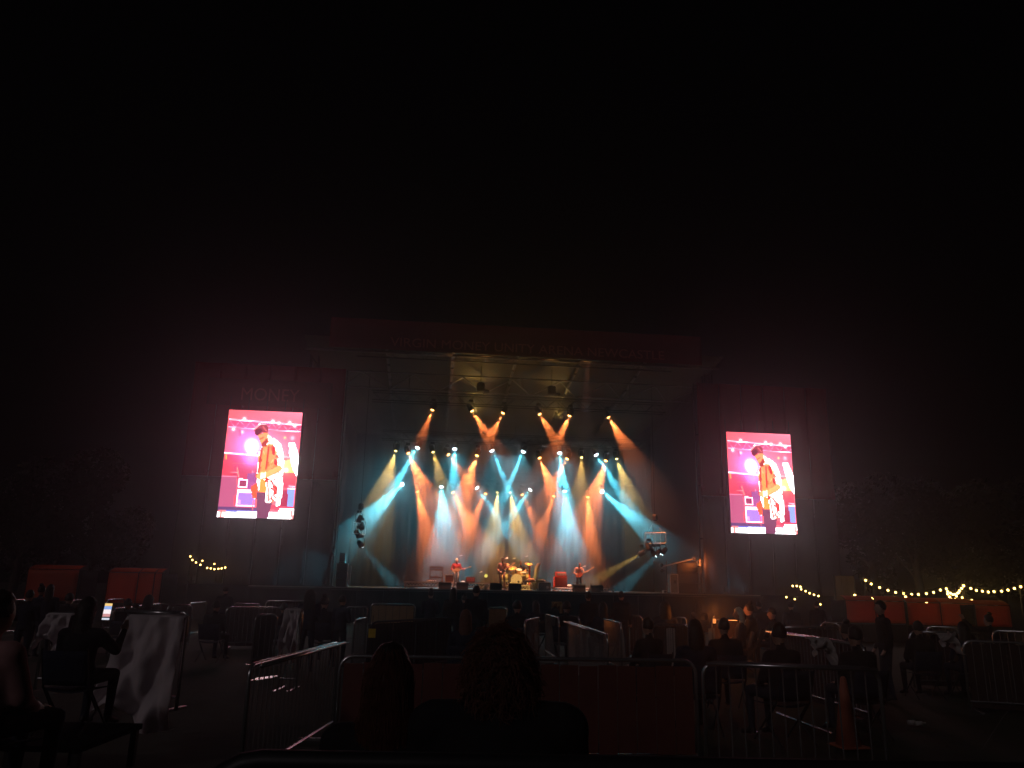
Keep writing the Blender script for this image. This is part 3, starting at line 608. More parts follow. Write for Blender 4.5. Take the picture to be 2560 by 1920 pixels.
# yellow glowing lamp on the riser
p = onV(1215, 1442, 4.0); t = thing('floor_lamp', 'small yellow glowing lamp behind the central monitors', 'lamp', Vector((p.x, p.y, FLOOR)), YAW); z = p.z - FLOOR
MB().tube([(0, 0, 0), (0, 0, z)], .015, 6).build('pole', M['darksteel'], t); b = MB(); b.lathe([(.13, 0), (.13, .02)], 14); b.build('base', M['darksteel'], t); b = MB(); b.ell((0, 0, z + .05), (.09, .09, .09)); b.build('globe', emit('yellow_globe', (.85, .75, .15), 1.2, False), t, True)

# ------------------------------------------------------------------ drum kit
du, dh = uw(1283, 1460, 4.6); DB = FLOOR + RH3
kit = sthing('drum_kit', 'cream drum kit with brass cymbals at the back of the stage', 'drums', du, 4.4, DB)
RX = Matrix.Rotation(R(90), 3, 'X')
def drum(name, c, r, dep, rot, skin=True):
    b = MB(); b.lathe([(r, -dep / 2), (r, dep / 2)], 28, c, rot); o = b.build(name, M['drumshell'], kit, True)
    for z in (-dep / 2, dep / 2): b = MB(); b.lathe([(r - .01, z - .015), (r + .014, z - .015), (r + .014, z + .015), (r - .01, z + .015)], 28, c, rot); b.build('hoop', M['alu'], o)
    b = MB(); zz = dep / 2 + .004; b.lathe([(r - .012, zz), (r * .5, zz + .004), (.01, zz + .006)], 28, c, rot); b.build('drum_skin', M['drumskin'], o, True)
    return o
bd = drum('bass_drum', (.10, -.30, .28), .28, .40, RX)
b = MB(); b.lathe([(.06, .21), (.05, .222)], 14, (.20, -.30, .17), RX); b.build('port_ring', M['black'], bd)
tilt = Matrix.Rotation(R(18), 3, 'X')
drum('tom', (-.10, -.12, .68), .15, .22, tilt); drum('tom', (.26, -.12, .68), .16, .24, tilt)
drum('floor_tom', (-.50, -.05, .38), .21, .38, Matrix.Identity(3)); drum('floor_tom', (.66, .1, .42), .20, .36, Matrix.Identity(3)); drum('snare_drum', (.46, -.2, .58), .17, .15, Matrix.Rotation(R(8), 3, 'X'))
def cymbal(px, py, r, tx, ty, y):
    u, h = uw(px, py, 4.4 + y); c = (u - du, y, h - DB); rot = Matrix.Rotation(R(tx), 3, 'X') @ Matrix.Rotation(R(ty), 3, 'Y')
    b = MB(); b.lathe([(r, -.012), (r * .5, .006), (.05, .016), (.045, .04), (.008, .05)], 26, c, rot); o = b.build('cymbal', M['brass'], kit, True)
    MB().tube([(c[0], c[1] + .02, c[2]), (c[0], c[1] + .05, .03)], .011, 6).build('cymbal_stand', M['alu'], o)
    b = MB()
    for k in range(3): a = k * 2.1; b.tube([(c[0], c[1] + .05, .28), (c[0] + .2 * math.cos(a), c[1] + .05 + .2 * math.sin(a), .01)], .01, 5)
    b.build('tripod', M['alu'], o)
cymbal(1322, 1410, .23, 22, 6, -.05); cymbal(1264, 1413, .22, 28, -18, .2); cymbal(1280, 1421, .26, 26, -12, -.25); cymbal(1313, 1429, .20, 12, 5, .1)
MB().tube([(.86, .0, .02), (.86, 0, 1.0)], .05, 8).build('orange_rack_post', M['redamp'], kit)

# ------------------------------------------------------------------ people
def caps(b, p, q, r0, r1, n=10):
    p, q = Vector(p), Vector(q); d = (q - p); L = d.length; d = d / L if L > 1e-6 else Vector((0, 0, 1)); pts = []; rs = []
    for k in (-.97, -.7, 0): pts.append(p + d * r0 * k); rs.append(r0 * math.sqrt(1 - k * k))
    for k in (0, .7, .97): pts.append(q + d * r1 * k); rs.append(r1 * math.sqrt(1 - k * k))
    b.tube(pts, rs, n)
def lerp(a, b, t): return Vector(a) * (1 - t) + Vector(b) * t
def body_mesh(name, J, mats, voxel=.02, fem=False, bulk=1.0):
    """J: joints. one continuous remeshed body; mats: skin, top, trousers, shoes"""
    b = MB(); prim = []
    def C(p, q, r0, r1, m): caps(b, p, q, r0, r1); prim.append((Vector(p), Vector(q), r0, r1, m))
    P, CH, N, HD = map(Vector, (J['pelvis'], J['chest'], J['neck'], J['head']))
    sx = (Vector(J['shR']) - Vector(J['shL'])).normalized(); up = (CH - P).normalized(); fw = up.cross(sx) * -1
    K = [(-.06, .15, .115), (.1, .168 if fem else .160, .125), (.35, .138 if fem else .15, .108), (.62, .152 if fem else .170, .12), (.85, .168 if fem else .190, .118), (1.0, .135 if fem else .15, .09), (1.08, .07, .06)]
    n = 16; vs = []; fs = []
    for t, rx, ry in K:
        c = P + (CH - P) * t
        for j in range(n): a = 2 * math.pi * j / n; vs.append(c + sx * math.cos(a) * rx * bulk + fw * math.sin(a) * ry * bulk)
    for i in range(len(K) - 1):
        for j in range(n): q = (j + 1) % n; fs.append((i * n + j, i * n + q, (i + 1) * n + q, (i + 1) * n + j))
    fs += [tuple(range(n - 1, -1, -1)), tuple(range((len(K) - 1) * n, len(K) * n))]; b.add(vs, fs)
    prim.append((lerp(P, CH, .22), CH, .15, .15, 1)); prim.append((P, lerp(P, CH, .1), .14, .15, 2))
    C(CH, N + (N - CH) * .1, .062, .056, 0)
    hz = J.get('head_up', (0, 0, 1)); hz = Vector(hz).normalized(); hf = Vector(J.get('face', (0, 1, 0))); hf = (hf - hz * hf.dot(hz)).normalized(); hx = hf.cross(hz)
    RM = Matrix((hx, hf, hz)).transposed()
    b.ell(HD, (.076, .096, .118), RM, 14, 10); b.ell(HD + hf * .030 - hz * .062, (.055, .062, .058), RM, 10, 8)
    prim.append((HD - hz * .05, HD + hz * .04, .1, .1, 0))
    caps(b, HD + hf * .092 + hz * .012, HD + hf * .112 - hz * .022, .010, .017, 6)
    for s_ in (-1, 1): b.ell(HD + hx * .078 * s_ - hf * .005 - hz * .005, (.012, .024, .034), RM, 8, 6)
    for s_ in ('L', 'R'):
        sh, el, wr = Vector(J['sh' + s_]), Vector(J['el' + s_]), Vector(J['wr' + s_]); k = bulk
        C(lerp(CH, sh, .2), sh, .07, .068 * k, 1); C(sh, el, .066 * k, .05 * k, 1); C(el, wr, .047 * k, .033, J.get('sleeve', 1))
        hd = Vector(J.get('hand' + s_, wr + (wr - el).normalized() * .09)); ax = (hd - wr).normalized(); pn = Vector(J.get('palm' + s_, (0, 1, 0))); pn = (pn - ax * pn.dot(ax)); pn = pn.normalized() if pn.length > .01 else ax.orthogonal(); sd = ax.cross(pn)
        C(wr, wr + ax * .07, .03, .036, 0); pc = wr + ax * .09
        for f in range(4):
            o = (f - 1.5) * .019; l1 = (.036, .042, .040, .030)[f]; p0 = pc + sd * o
            p1 = p0 + (ax * .85 + pn * .5).normalized() * l1; p2 = p1 + (ax * .3 + pn * .95).normalized() * l1 * .8
            C(p0 - ax * .03, p1, .0105, .0095, 0); C(p1, p2, .0095, .008, 0)
        t0 = wr + ax * .035 + sd * -.03; t1 = t0 + (ax * .6 - sd * .7 + pn * .3).normalized() * .045; C(t0, t1, .013, .011, 0); C(t1, t1 + (ax + pn * .4).normalized() * .03, .011, .009, 0)
        hp, kn, an, to = (Vector(J[q + s_]) for q in ('hip', 'kn', 'an', 'toe'))
        C(hp, kn, .092 * (.94 + .06 * bulk), .062, 2); C(kn, an, .058, .042, 2); C(an + Vector((0, 0, -.01)), to, .042, .034, 3); C(an + Vector((0, -.03, -.03)), an, .036, .04, 3)
    tmp = b.mesh('tmp', mats[0]); o = bpy.data.objects.new('tmp', tmp); COL.objects.link(o)
    rm = o.modifiers.new('r', 'REMESH'); rm.mode = 'VOXEL'; rm.voxel_size = voxel; sm = o.modifiers.new('s', 'SMOOTH'); sm.factor = .5; sm.iterations = 3
    me = bpy.data.meshes.new_from_object(o.evaluated_get(bpy.context.evaluated_depsgraph_get())); bpy.data.objects.remove(o)
    me.name = name; me.materials.clear()
    for m in mats: me.materials.append(m)
    k = len(me.polygons); cc = np.empty(k * 3); me.polygons.foreach_get('center', cc); cc = cc.reshape(-1, 3); best = np.full(k, 9.); mi = np.zeros(k, int)
    for p, q, r0, r1, m in prim:
        p = np.array(p); d = np.array(q) - p; t = np.clip(((cc - p) @ d) / max(d @ d, 1e-9), 0, 1); dist = np.linalg.norm(cc - p - t[:, None] * d, axis=1) - (r0 + (r1 - r0) * t)
        w_ = dist < best; best = np.where(w_, dist, best); mi = np.where(w_, m, mi)
    me.polygons.foreach_set('material_index', mi.astype(np.int32)); me.polygons.foreach_set('use_smooth', np.ones(k, bool)); me.update()
    return me
def stand(h=1.75, **kw):
    J = dict(pelvis=(0, 0, .95), chest=(0, 0, 1.40), neck=(0, .01, 1.49), head=(0, .025, 1.632), shL=(-.185, 0, 1.40), shR=(.185, 0, 1.40), elL=(-.25, -.02, 1.12), elR=(.25, -.02, 1.12), wrL=(-.24, .10, .90), wrR=(.24, .10, .90),
             hipL=(-.09, 0, .90), hipR=(.09, 0, .90), knL=(-.11, .03, .50), knR=(.11, .03, .50), anL=(-.12, -.02, .09), anR=(.12, -.02, .09), toeL=(-.14, .15, .035), toeR=(.14, .15, .035)); J.update(kw); return J
def sit(**kw):
    J = dict(pelvis=(0, -.02, .52), chest=(0, -.06, .97), neck=(0, -.04, 1.06), head=(0, -.01, 1.20), shL=(-.185, -.05, .96), shR=(.185, -.05, .96), elL=(-.25, .02, .70), elR=(.25, .02, .70), wrL=(-.14, .24, .62), wrR=(.14, .24, .62),
             hipL=(-.10, .02, .54), hipR=(.10, .02, .54), knL=(-.13, .44, .53), knR=(.13, .44, .53), anL=(-.13, .42, .09), anR=(.13, .42, .09), toeL=(-.15, .58, .035), toeR=(.15, .58, .035)); J.update(kw); return J
def hair_mesh(style, J, m):
    hd = Vector(J['head']); hz = Vector(J.get('head_up', (0, 0, 1))).normalized(); hf = Vector(J.get('face', (0, 1, 0))); hf = (hf - hz * hf.dot(hz)).normalized(); RM = Matrix((hf.cross(hz), hf, hz)).transposed(); b = MB()
    lump = lambda q, a, f: 1 + a * noise.noise(q * f + Vector((3, style.__hash__() % 7, 1)))
    def cap(rx, ry, rz, amp, fr, c=(0, -.012, .022), cut=True):
        def fn(q):
            k = 1 + amp * noise.noise(q * fr + Vector((3.1, 1.7, 9.2)))
            if cut and q.y > .35 and q.z < .45: k *= .80
            if cut and q.z < -.35: k *= .86
            return k
        b.ell(hd + RM @ Vector(c), (rx, ry, rz), RM, 26, 18, fn)
    if style == 'short': cap(.088, .102, .122, .09, 4)
    elif style == 'spiky': cap(.088, .102, .130, .34, 7)
    elif style == 'bun': cap(.086, .102, .12, .06, 4); b.ell(hd + RM @ Vector((0, -.05, .15)), (.05, .05, .045), RM, 14, 10, lambda q: 1 + .15 * noise.noise(q * 5))
    elif style == 'beanie': cap(.092, .108, .135, .04, 3, (0, -.008, .035)); b.lathe([(.094, -.02), (.100, -.02), (.100, .03), (.092, .03)], 24, hd + RM @ Vector((0, -.006, .03)), RM)
    elif style == 'cap':
        cap(.090, .106, .118, .02, 3, (0, -.006, .034)); b.sheet(lambda a, c: hd + RM @ Vector(((a - .5) * .16, .07 + c * .10 * (1 - (2 * a - 1) ** 2 * .5), .052 - .02 * c)), 8, 4, .008, RM @ Vector((0, 0, 1)))
    elif style in ('long', 'longwide'):
        wd = 1.0 if style == 'long' else 1.3
        cap(.090 * wd, .106, .128, .07, 4)
        K = [(.10, .072, .07), (.02, .094, .10), (-.08, .098, .10), (-.18, .104, .085), (-.28, .115, .07), (-.38, .105, .055), (-.46, .06, .03)]; n = 22; vs = []; fs = []
        for z, rx, ry in K:
            for j in range(n):
                a = 2 * math.pi * j / n; k = 1 + .10 * noise.noise((math.cos(a) * 4, math.sin(a) * 4, z * 5)); y = math.sin(a) * ry * k - .035 - max(0, -z) * .10
                if z < .05: y = min(y, -.012)
                vs.append(hd + RM @ Vector((math.cos(a) * rx * wd * k, y, z)))
        for i in range(len(K) - 1):
            for j in range(n): q = (j + 1) % n; fs.append((i * n + j, (i + 1) * n + j, (i + 1) * n + q, i * n + q))
        fs += [tuple(range(n)), tuple(range(len(K) * n - 1, (len(K) - 1) * n - 1, -1))]; b.add(vs, fs)
    return b.mesh('hair', m, True)
def eyes(J, t):
    hd = Vector(J['head']); hz = Vector(J.get('head_up', (0, 0, 1))).normalized(); hf = Vector(J.get('face', (0, 1, 0))); hf = (hf - hz * hf.dot(hz)).normalized(); hx = hf.cross(hz)
    for s_ in (-1, 1): b = MB(); b.ell(hd + hx * .031 * s_ + hf * .086 + hz * .006, (.013, .01, .009), None, 8, 6); b.build('eye', M['black'], t, True)
    b = MB(); b.ell(hd + hf * .092 - hz * .064, (.024, .010, .007), None, 8, 6); b.build('mouth', M['wood'], t, True)

def guitar(label, t_world, rotz, tilt, mb, bass=False):
    g_ = thing('electric_guitar' if not bass else 'bass_guitar', label, 'guitar', t_world, rotz); q = Matrix.Rotation(tilt, 3, 'Y')
    pts = []; n = 26
    for k in range(n):
        a = 2 * math.pi * k / n; r = .165 + .035 * math.cos(2 * a) + .02 * math.cos(4 * a + .4); x = r * math.cos(a) * 1.15; z = r * math.sin(a) * .92
        if abs(a) < .42 or abs(a - 2 * math.pi) < .42: x -= .03
        pts.append((x, z))
    b = MB(); b.add([q @ Vector((x, -.022, z)) for x, z in pts] + [q @ Vector((x, .022, z)) for x, z in pts], [tuple(range(n)), tuple(range(2 * n - 1, n - 1, -1))] + [(i, n + i, n + (i + 1) % n, (i + 1) % n) for i in range(n)]); b.build('body', mb, g_)
    L = .60 if not bass else .74
    b = MB(); b.box(q @ Vector((.14 + L / 2, .028, .0)), (L, .022, .05), q); b.build('neck', M['maple'], g_)
    b = MB(); b.box(q @ Vector((.14 + L + .09, .024, .018)), (.19, .016, .085), q, .012); b.build('headstock', M['maple'], g_)
    b = MB(); b.box(q @ Vector((-.02, .027, .0)), (.15, .014, .10), q); b.build('pickguard', M['cup'], g_)
    b = MB()
    for k in range(6): b.tube([q @ Vector((-.10, .045, (k - 2.5) * .007)), q @ Vector((.14 + L, .045, (k - 2.5) * .006))], .0012, 3)
    b.build('strings', M['alu'], g_, kind='stuff')
    return g_
def musician(label, px, pytop, v, J, mats, style, hm, base, rz, hname='hair', fem=False):
    u, h1 = uw(px, pytop, v); me = body_mesh('body', J, mats, .014, fem); top = max(q.co.z for q in me.vertices); s_ = (h1 - base) / (top + .02)
    t = sthing('person', label, 'person', u, v, base, math.pi + rz); t.scale = (s_, s_, s_)
    bo = link('body', me, t); link(hname, hair_mesh(style, J, hm), bo); eyes(J, bo)
    return t, s_
def held(t, s_, local): return t.matrix_basis @ Vector(local)
FB = FLOOR + .005
# guitarist in white trousers (faces the audience; own right hand on the strings)
J1 = stand(head=(.0, .05, 1.62), face=(.15, 1, -.35), elL=(-.30, -.04, 1.12), wrL=(-.12, .20, 1.06), handL=(-.05, .23, 1.05), palmL=(0, -1, 0), elR=(.31, .02, 1.14), wrR=(.42, .24, 1.14), handR=(.47, .26, 1.16), palmR=(-.3, -.8, .3), hipL=(-.10, 0, .90), anL=(-.17, -.02, .09), toeL=(-.22, .13, .035))
def mirror(J): return {k.replace('L', '#').replace('R', 'L').replace('#', 'R') if k[-1] in 'LR' else k: ((-v[0], v[1], v[2]) if isinstance(v, tuple) else v) for k, v in J.items()}
bpy.context.view_layer.update()
J1 = mirror(J1)
t, k = musician('guitarist with fair hair in patterned red shirt and white trousers', 1142, 1396, 1.6, J1, [M['skin'], M['redshirt'], M['whitejean'], M['black']], 'short', M['hair_blond'], FB, .1)
bpy.context.view_layer.update(); guitar('pale electric guitar held by the guitarist in white trousers', held(t, k, (.03, .20, 1.06)), t.rotation_euler.z + math.pi, R(-14), M['maple']).scale = (k, k, k)
J2 = mirror(stand(head=(.0, .03, 1.63), face=(.35, 1, -.1), elL=(-.29, -.06, 1.12), wrL=(-.10, .18, .98), handL=(-.03, .21, .96), palmL=(0, -1, 0), elR=(.29, .02, 1.12), wrR=(.36, .24, 1.18), handR=(.40, .26, 1.22), palmR=(-.3, -.8, .3)))
t, k = musician('central guitarist in brown shirt and khaki trousers wearing a dark flat cap', 1257, 1394, 1.3, J2, [M['skin'], M['brownshirt'], M['khaki'], M['black']], 'cap', M['hair_dark'], FB, -.35, 'flat_cap')
bpy.context.view_layer.update(); guitar('dark electric guitar held by the central guitarist', held(t, k, (.02, .19, .98)), t.rotation_euler.z + math.pi, R(-32), M['black']).scale = (k, k, k)
J4 = mirror(stand(chest=(0, .10, 1.36), neck=(0, .17, 1.43), head=(0, .25, 1.54), face=(.2, 1, -.9), head_up=(0, .35, 1), shL=(-.19, .09, 1.36), shR=(.19, .09, 1.36), elL=(-.32, .04, 1.08), wrL=(-.15, .28, .96), handL=(-.07, .31, .93), palmL=(0, -1, 0), elR=(.30, .14, 1.10), wrR=(.40, .32, 1.14), handR=(.45, .34, 1.17), palmR=(-.3, -.8, .3)))
t, k = musician('bass player in open floral shirt bending his head over his bass', 1447, 1408, 1.7, J4, [M['skin'], M['floral'], M['blackjean'], M['black']], 'short', M['hair_brown'], FB, .05)
bpy.context.view_layer.update(); guitar('bass guitar with long neck held by the bass player', held(t, k, (.04, .30, .96)), t.rotation_euler.z + math.pi, R(-27), M['wood'], True).scale = (k, k, k)
J3 = sit(face=(-.5, 1, -.2), elL=(-.30, .10, .78), wrL=(-.16, .34, .80), handL=(-.13, .42, .82), elR=(.32, .10, .80), wrR=(.30, .36, .86), handR=(.30, .44, .89), palmL=(0, 0, -1), palmR=(0, 0, -1))
t, k = musician('drummer in grey cap and dark top sitting behind the drum kit', 1302, 1402, 5.3, J3, [M['skin'], M['navy'], M['jeans'], M['black']], 'cap', M['greycase'], DB, .25, 'cap')
bpy.context.view_layer.update()
st_ = thing('drum_stool', 'round black drum stool under the drummer', 'stool', Vector((t.location.x, t.location.y, DB)), YAW); b = MB(); b.lathe([(.17, .40), (.18, .43), (.17, .46)], 18); b.build('seat', M['black'], st_, True)
for q in range(3): a = q * 2.094; MB().tube([(0, 0, .36), (.22 * math.cos(a), .22 * math.sin(a), 0)], .012, 5).build('leg', M['alu'], st_)
MB().tube([(0, 0, .2), (0, 0, .42)], .018, 6).build('post', M['alu'], st_)
for q, (x, y, z) in enumerate(((-.13, .42, .82), (.30, .44, .89))):
    p = held(t, k, (x, y, z)); o = MB().tube([(0, -.08, -.02), (0, .34, .06)], .008, 6).build('drumstick', M['maple']); o.location = p; o.rotation_euler = t.rotation_euler; tag(o, 'wooden drumstick in the drummer\'s %s hand' % ('left' if q == 0 else 'right'), 'drumstick', 'drumsticks')

# ------------------------------------------------------------------ stage wings: speaker stacks, ladders of lamps
def stack(label, rect, v, depth, n):
    u0, u1, h0, h1 = srect(*rect, v); t = sthing('speaker_stack', label, 'speaker', (u0 + u1) / 2, v, FLOOR); wd = u1 - u0; ht = h1 - FLOOR
    for i in range(n):
        o = MB().box((0, depth / 2, ht * (i + .5) / n), (wd, depth, ht / n - .01), bev=.02).build('cabinet', M['black'], t)
        MB().box((0, -.008, ht * (i + .5) / n), (wd - .08, .02, ht / n - .1)).build('grille', M['darksteel'], o)
    return t
stack('black speaker stack at the left edge of the stage', (838, 1473, 869, 1408), .8, .8, 3)
stack('narrow black speaker on top of the left stack', (843, 1473, 864, 1382), 1.7, .5, 4)
stack('black speaker stack at the right edge of the stage', (1694, 1491, 1744, 1406), .9, .9, 3)
def flat_panel(name, label, cat, rect, v, depth, m):
    u0, u1, h0, h1 = srect(*rect, v); t = sthing(name, label, cat, (u0 + u1) / 2, v, FLOOR); ht = h1 - FLOOR; wd = u1 - u0
    MB().box((0, depth / 2, ht / 2), (wd, depth, ht), bev=.012).build('casing', m, t)
    for z in (.02, ht): MB().box((0, -.012, z), (wd + .02, .03, .035)).build('edge_rail', M['alu'], t)
    for x in (-wd / 2, wd / 2): MB().box((x, -.012, ht / 2), (.03, .03, ht - .05)).build('edge_rail', M['alu'], t)
    MB().box((wd * .1, -.01, ht * .6), (wd * .3, .02, .16)).build('latch', M['darksteel'], t)
flat_panel('tall_case', 'tall silver edged case beside the left speaker stack', 'case', (870, 1473, 877, 1415), .7, .4, M['greycase'])
flat_panel('tall_case', 'tall grey case with silver edges beside the right speaker stack', 'case', (1677, 1491, 1694, 1436), .7, .5, M['greycase'])
t = sthing('boom_pole', 'pale metal arm reaching over the right speaker stack', 'bracket', uw(1695, 1408, .8)[0], .8, uw(1695, 1408, .8)[1] + .03)
a = Vector((0, 0, 0)); c = Vector((uw(1735, 1398, .8)[0] - uw(1695, 1408, .8)[0], 0, uw(1735, 1398, .8)[1] - uw(1695, 1408, .8)[1])); MB().tube([a - (c - a) * .9, a, c], .035, 6).build('bar', M['alu'], t); MB().box(c, (.14, .14, .18)).build('clamp', M['darksteel'], t)
# left hanging ladder of lamps seen end on
def hung_ladder(label, px, py0, py1, v, wdt, tilt, pxc):
    u, h1 = uw(px, py0, v); _, h0 = uw(px, py1, v); t = sthing('lamp_ladder', label, 'lamp frame', u, v, h0, tilt)
    for z in (0, .55):
        MB().tube([(-wdt / 2, 0, z), (wdt / 2, 0, z)], .025, 6).build('rail', M['alu'], t)
    n = max(2, int(wdt / .26))
    for i in range(n + 1): MB().tube([(-wdt / 2 + wdt * i / n, 0, 0), (-wdt / 2 + wdt * i / n, 0, .55)], .016, 5).build('rung', M['alu'], t)
    MB().tube([(-wdt * .35, 0, .55), (-.02, 0, h1 - h0), (wdt * .35, 0, .55)], .014, 5).build('bridle', M['alu'], t)
    b = MB(); b.box((0, 0, h1 - h0 + .12), (.26, .22, .34), bev=.05); b.build('hoist', M['black'], t); MB().tube([(0, 0, h1 - h0 + .2), (0, 0, HB - h0)], .012, 4).build('chain', M['darksteel'], t)
    return t
hung_ladder('lamp ladder hanging over the right wing of the stage', 1637, 1300, 1358, 2.6, 1.15, R(-35), 0)
hung_ladder('lamp ladder hanging end on over the left wing of the stage', 902, 1272, 1335, 2.6, 1.15, R(62), 0)
for i, (px, py) in enumerate(((1622, 1370), (1634, 1384), (1644, 1383), (1658, 1379))):
    lit = i >= 2
    if lit: fixture('blue spotlight under the right wing ladder, %s of the lit pair' % ('left' if i == 2 else 'right'), onV(px, py, 2.6), onV(1560, 1470, 6.0), 'blue', 5200 if i == 3 else 3600, 14, group='wing spotlights', lens=1.15)
    else:
        t = thing('wing_lamp', 'unlit lamp hanging under the right wing ladder, %s one' % ('upper' if i == 0 else 'lower'), 'lamp', onV(px, py, 2.6), YAW, 'unlit wing lamps'); link('head', HEADM, t, rot=(R(150), 0, R(40))); link('yoke', YOKEM, t)
fixture('blue spotlight under the left wing ladder shining down on the stage', onV(902, 1362, 2.6), onV(985, 1462, 6.2), 'blue', 6000, 13, group='wing spotlights', lens=1.1)
for i, (px, py) in enumerate(((897, 1300), (904, 1318), (896, 1338))):
    t = thing('wing_lamp', 'unlit lamp on the left wing ladder, %s from the top' % ORD[i], 'lamp', onV(px, py, 2.65), YAW, 'unlit wing lamps'); link('head', HEADM, t, rot=(R(140), 0, R(-30 + 40 * i))); link('yoke', YOKEM, t)
fixture('yellow spotlight at the right wing throwing a low beam across the stage', onV(1603, 1384, 4.0), onV(1480, 1455, 6.8), 'yellow', 5200, 13, group='wing spotlights')
# amber lamp pairs on stands
def lamp_pole(label, pxs, v, base_px, lens=.075, spot=None):
    p0 = onV(base_px, 1480, v); t = thing('lamp_stand', label, 'lamp', Vector((p0.x, p0.y, FLOOR)), YAW); top = max(onV(x, y, v).z for x, y in pxs) - FLOOR + .25
    MB().tube([(0, 0, 0), (0, 0, top)], .025, 6).build('pole', M['darksteel'], t); b = MB(); b.lathe([(.2, 0), (.2, .03), (.03, .05)], 14); b.build('base', M['darksteel'], t)
    for x, y in pxs:
        q = onV(x, y, v); du_ = (q - p0).dot(UU); z = q.z - FLOOR
        MB().tube([(0, 0, z), (du_ * .8, 0, z)], .012, 5).build('arm', M['darksteel'], t)
        o = MB().lathe([(.05, .10), (.085, .02), (.09, -.06)], 12, (du_, 0, z), Matrix.Rotation(R(90), 3, 'X')).build('lamp_housing', M['black'], t, True)
        b = MB(); b.lathe([(lens, .0), (lens * .7, .04), (.005, .055)], 12, (du_, -.02, z), Matrix.Rotation(R(90), 3, 'X')); b.build('lens', E['amber'], o, True)
    return t
lamp_pole('stand with two small amber lamps left of the right speaker stack', [(1654, 1413), (1655, 1427)], .9, 1668, .06)
tp = lamp_pole('stand with two bright orange lamps at the right stage corner', [(1749, 1399), (1749, 1414)], .3, 1753, .085)
lamp_pole('dark stand with small red lamps by the left speaker stack', [(833, 1370), (831, 1387)], .6, 826, .03)
ld = bpy.data.lights.new('lamp', 'POINT'); ld.energy = 45; ld.color = (1, .22, .04); ld.shadow_soft_size = .06
lo = bpy.data.objects.new('lamp', ld); COL.objects.link(lo); lo.location = tp.matrix_basis.inverted() @ onV(1750, 1408, .12); lo.parent = tp

# ------------------------------------------------------------------ barriers
def Hz(px): return 1457 + .02 * (px - 1280)
_bar = MB(); _bar.tube([(0, 0, 0), (0, 0, 1)], .008, 5); BARM = _bar.mesh('bar', M['galv'])
def barrier(label, p0, p1, top=1.1, base=0.0, bars='join', mt=None, corner=.14, feet=True, double=False, bot=.16, r=.021):
    """crowd barrier: rounded hoop frame, lower rail, upright bars, two feet; p0, p1 are the ends of the top rail"""
    p0, p1 = Vector(p0), Vector(p1); d = Vector((p1.x - p0.x, p1.y - p0.y, 0)); L = d.length; mt = mt or M['galv']; h = top - base
    t = thing('crowd_barrier', label, 'barrier', Vector((p0.x, p0.y, base)), math.atan2(d.y, d.x), 'crowd barriers'); c = min(corner, L * .3)
    arc = lambda cx, cz, a0, a1: [(cx + c * math.cos(a0 + (a1 - a0) * k / 5), 0, cz + c * math.sin(a0 + (a1 - a0) * k / 5)) for k in range(6)]
    MB().tube([(0, 0, bot - .14)] + arc(c, h - c, math.pi, math.pi / 2) + arc(L - c, h - c, math.pi / 2, 0) + [(L, 0, bot - .14)], r, 8).build('frame', mt, t, True)
    MB().tube([(0, 0, bot), (L, 0, bot)], .016, 6).build('lower_rail', mt, t)
    if double: MB().tube([(.03, -.09, h - .004), (L - .03, -.09, h - .004)], r, 8).build('second_rail', mt, t, True)
    n = max(2, int(L / .125))
    if bars == 'each':
        for i in range(1, n): o = link('bar', BARM, t, (L * i / n, 0, bot)); o.scale = (1, 1, h - bot - r)
    elif bars == 'join':
        b = MB()
        for i in range(1, n): b.tube([(L * i / n, 0, bot), (L * i / n, 0, h - .01)], .008, 4)
        b.build('bar_infill', mt, t, kind='stuff')
    if feet:
        for x in (L * .12, L * .88): MB().box((x, 0, .015), (.05, .6, .03)).build('foot', mt, t)
    return t, L, h
def rail(label, x0, y0, x1, y1, top=1.1, **kw): return barrier(label, onZ(x0, y0, top), onZ(x1, y1, top), top, **kw)
def clad(t, L, h, m, n, x0=.04, x1=None, z0=.18, z1=None, name='board', off=-.03):
    x1 = x1 or L - .04; z1 = z1 or h - .06; wd = (x1 - x0) / n
    for i in range(n):
        b = MB(); b.box((x0 + (i + .5) * wd, off + .006 * ((i * 7) % 3 - 1), (z0 + z1) / 2), (wd - .012, .014, z1 - z0 + .01 * ((i * 5) % 3 - 1))); b.build(name, m, t)
# the rail right in front of the camera
q0 = onZ(505, 1902, 1.50); q1 = onZ(2900, 1872, 1.50)
barrier('dark near barrier rail crossing the bottom edge of the picture', (q0.x, q0.y, 0), (q1.x, q0.y + .02, 0), 1.50, .40, bars='each', mt=M['darksteel'], corner=.12, r=.024)
t, L, h = rail('red boarded barrier behind the two heads in front', 852, 1640, 1738, 1652, bars=None); clad(t, L, h, M['redpanel'], 18, name='red_board')
rail('brightly lit double rail barrier receding left of the long-haired head', 626, 1664, 846, 1606, double=True, bars='each', corner=.10)
rail('wide galvanised barrier with rounded end at lower right', 1756, 1656, 2196, 1672, double=True, bars='each')
rail('slanting double rail barrier behind the wide right barrier', 1926, 1578, 2160, 1612, double=True, bars='each')
t, L, h = rail('low barrier with red lit rail behind the slanting one', 1952, 1567, 2092, 1568, double=True)
t, L, h = rail('brightly lit barrier slanting away right of the curly head', 1420, 1554, 1519, 1586, double=True, bars='each')
rail('short dim slanting barrier right of the bright slanting one', 1508, 1547, 1553, 1558)
t, L, h = rail('dim barrier carrying four white slats in the right half', 1630, 1561, 1722, 1562, bars='each'); clad(t, L, h, M['slat'], 4, L * .36, L * .60, .22, h - .07, 'white_slat')
rail('short barrier rail left of the man standing right of centre', 1418, 1540, 1449, 1542)
rail('short barrier with bent corner behind the curly head', 1312, 1552, 1347, 1544)
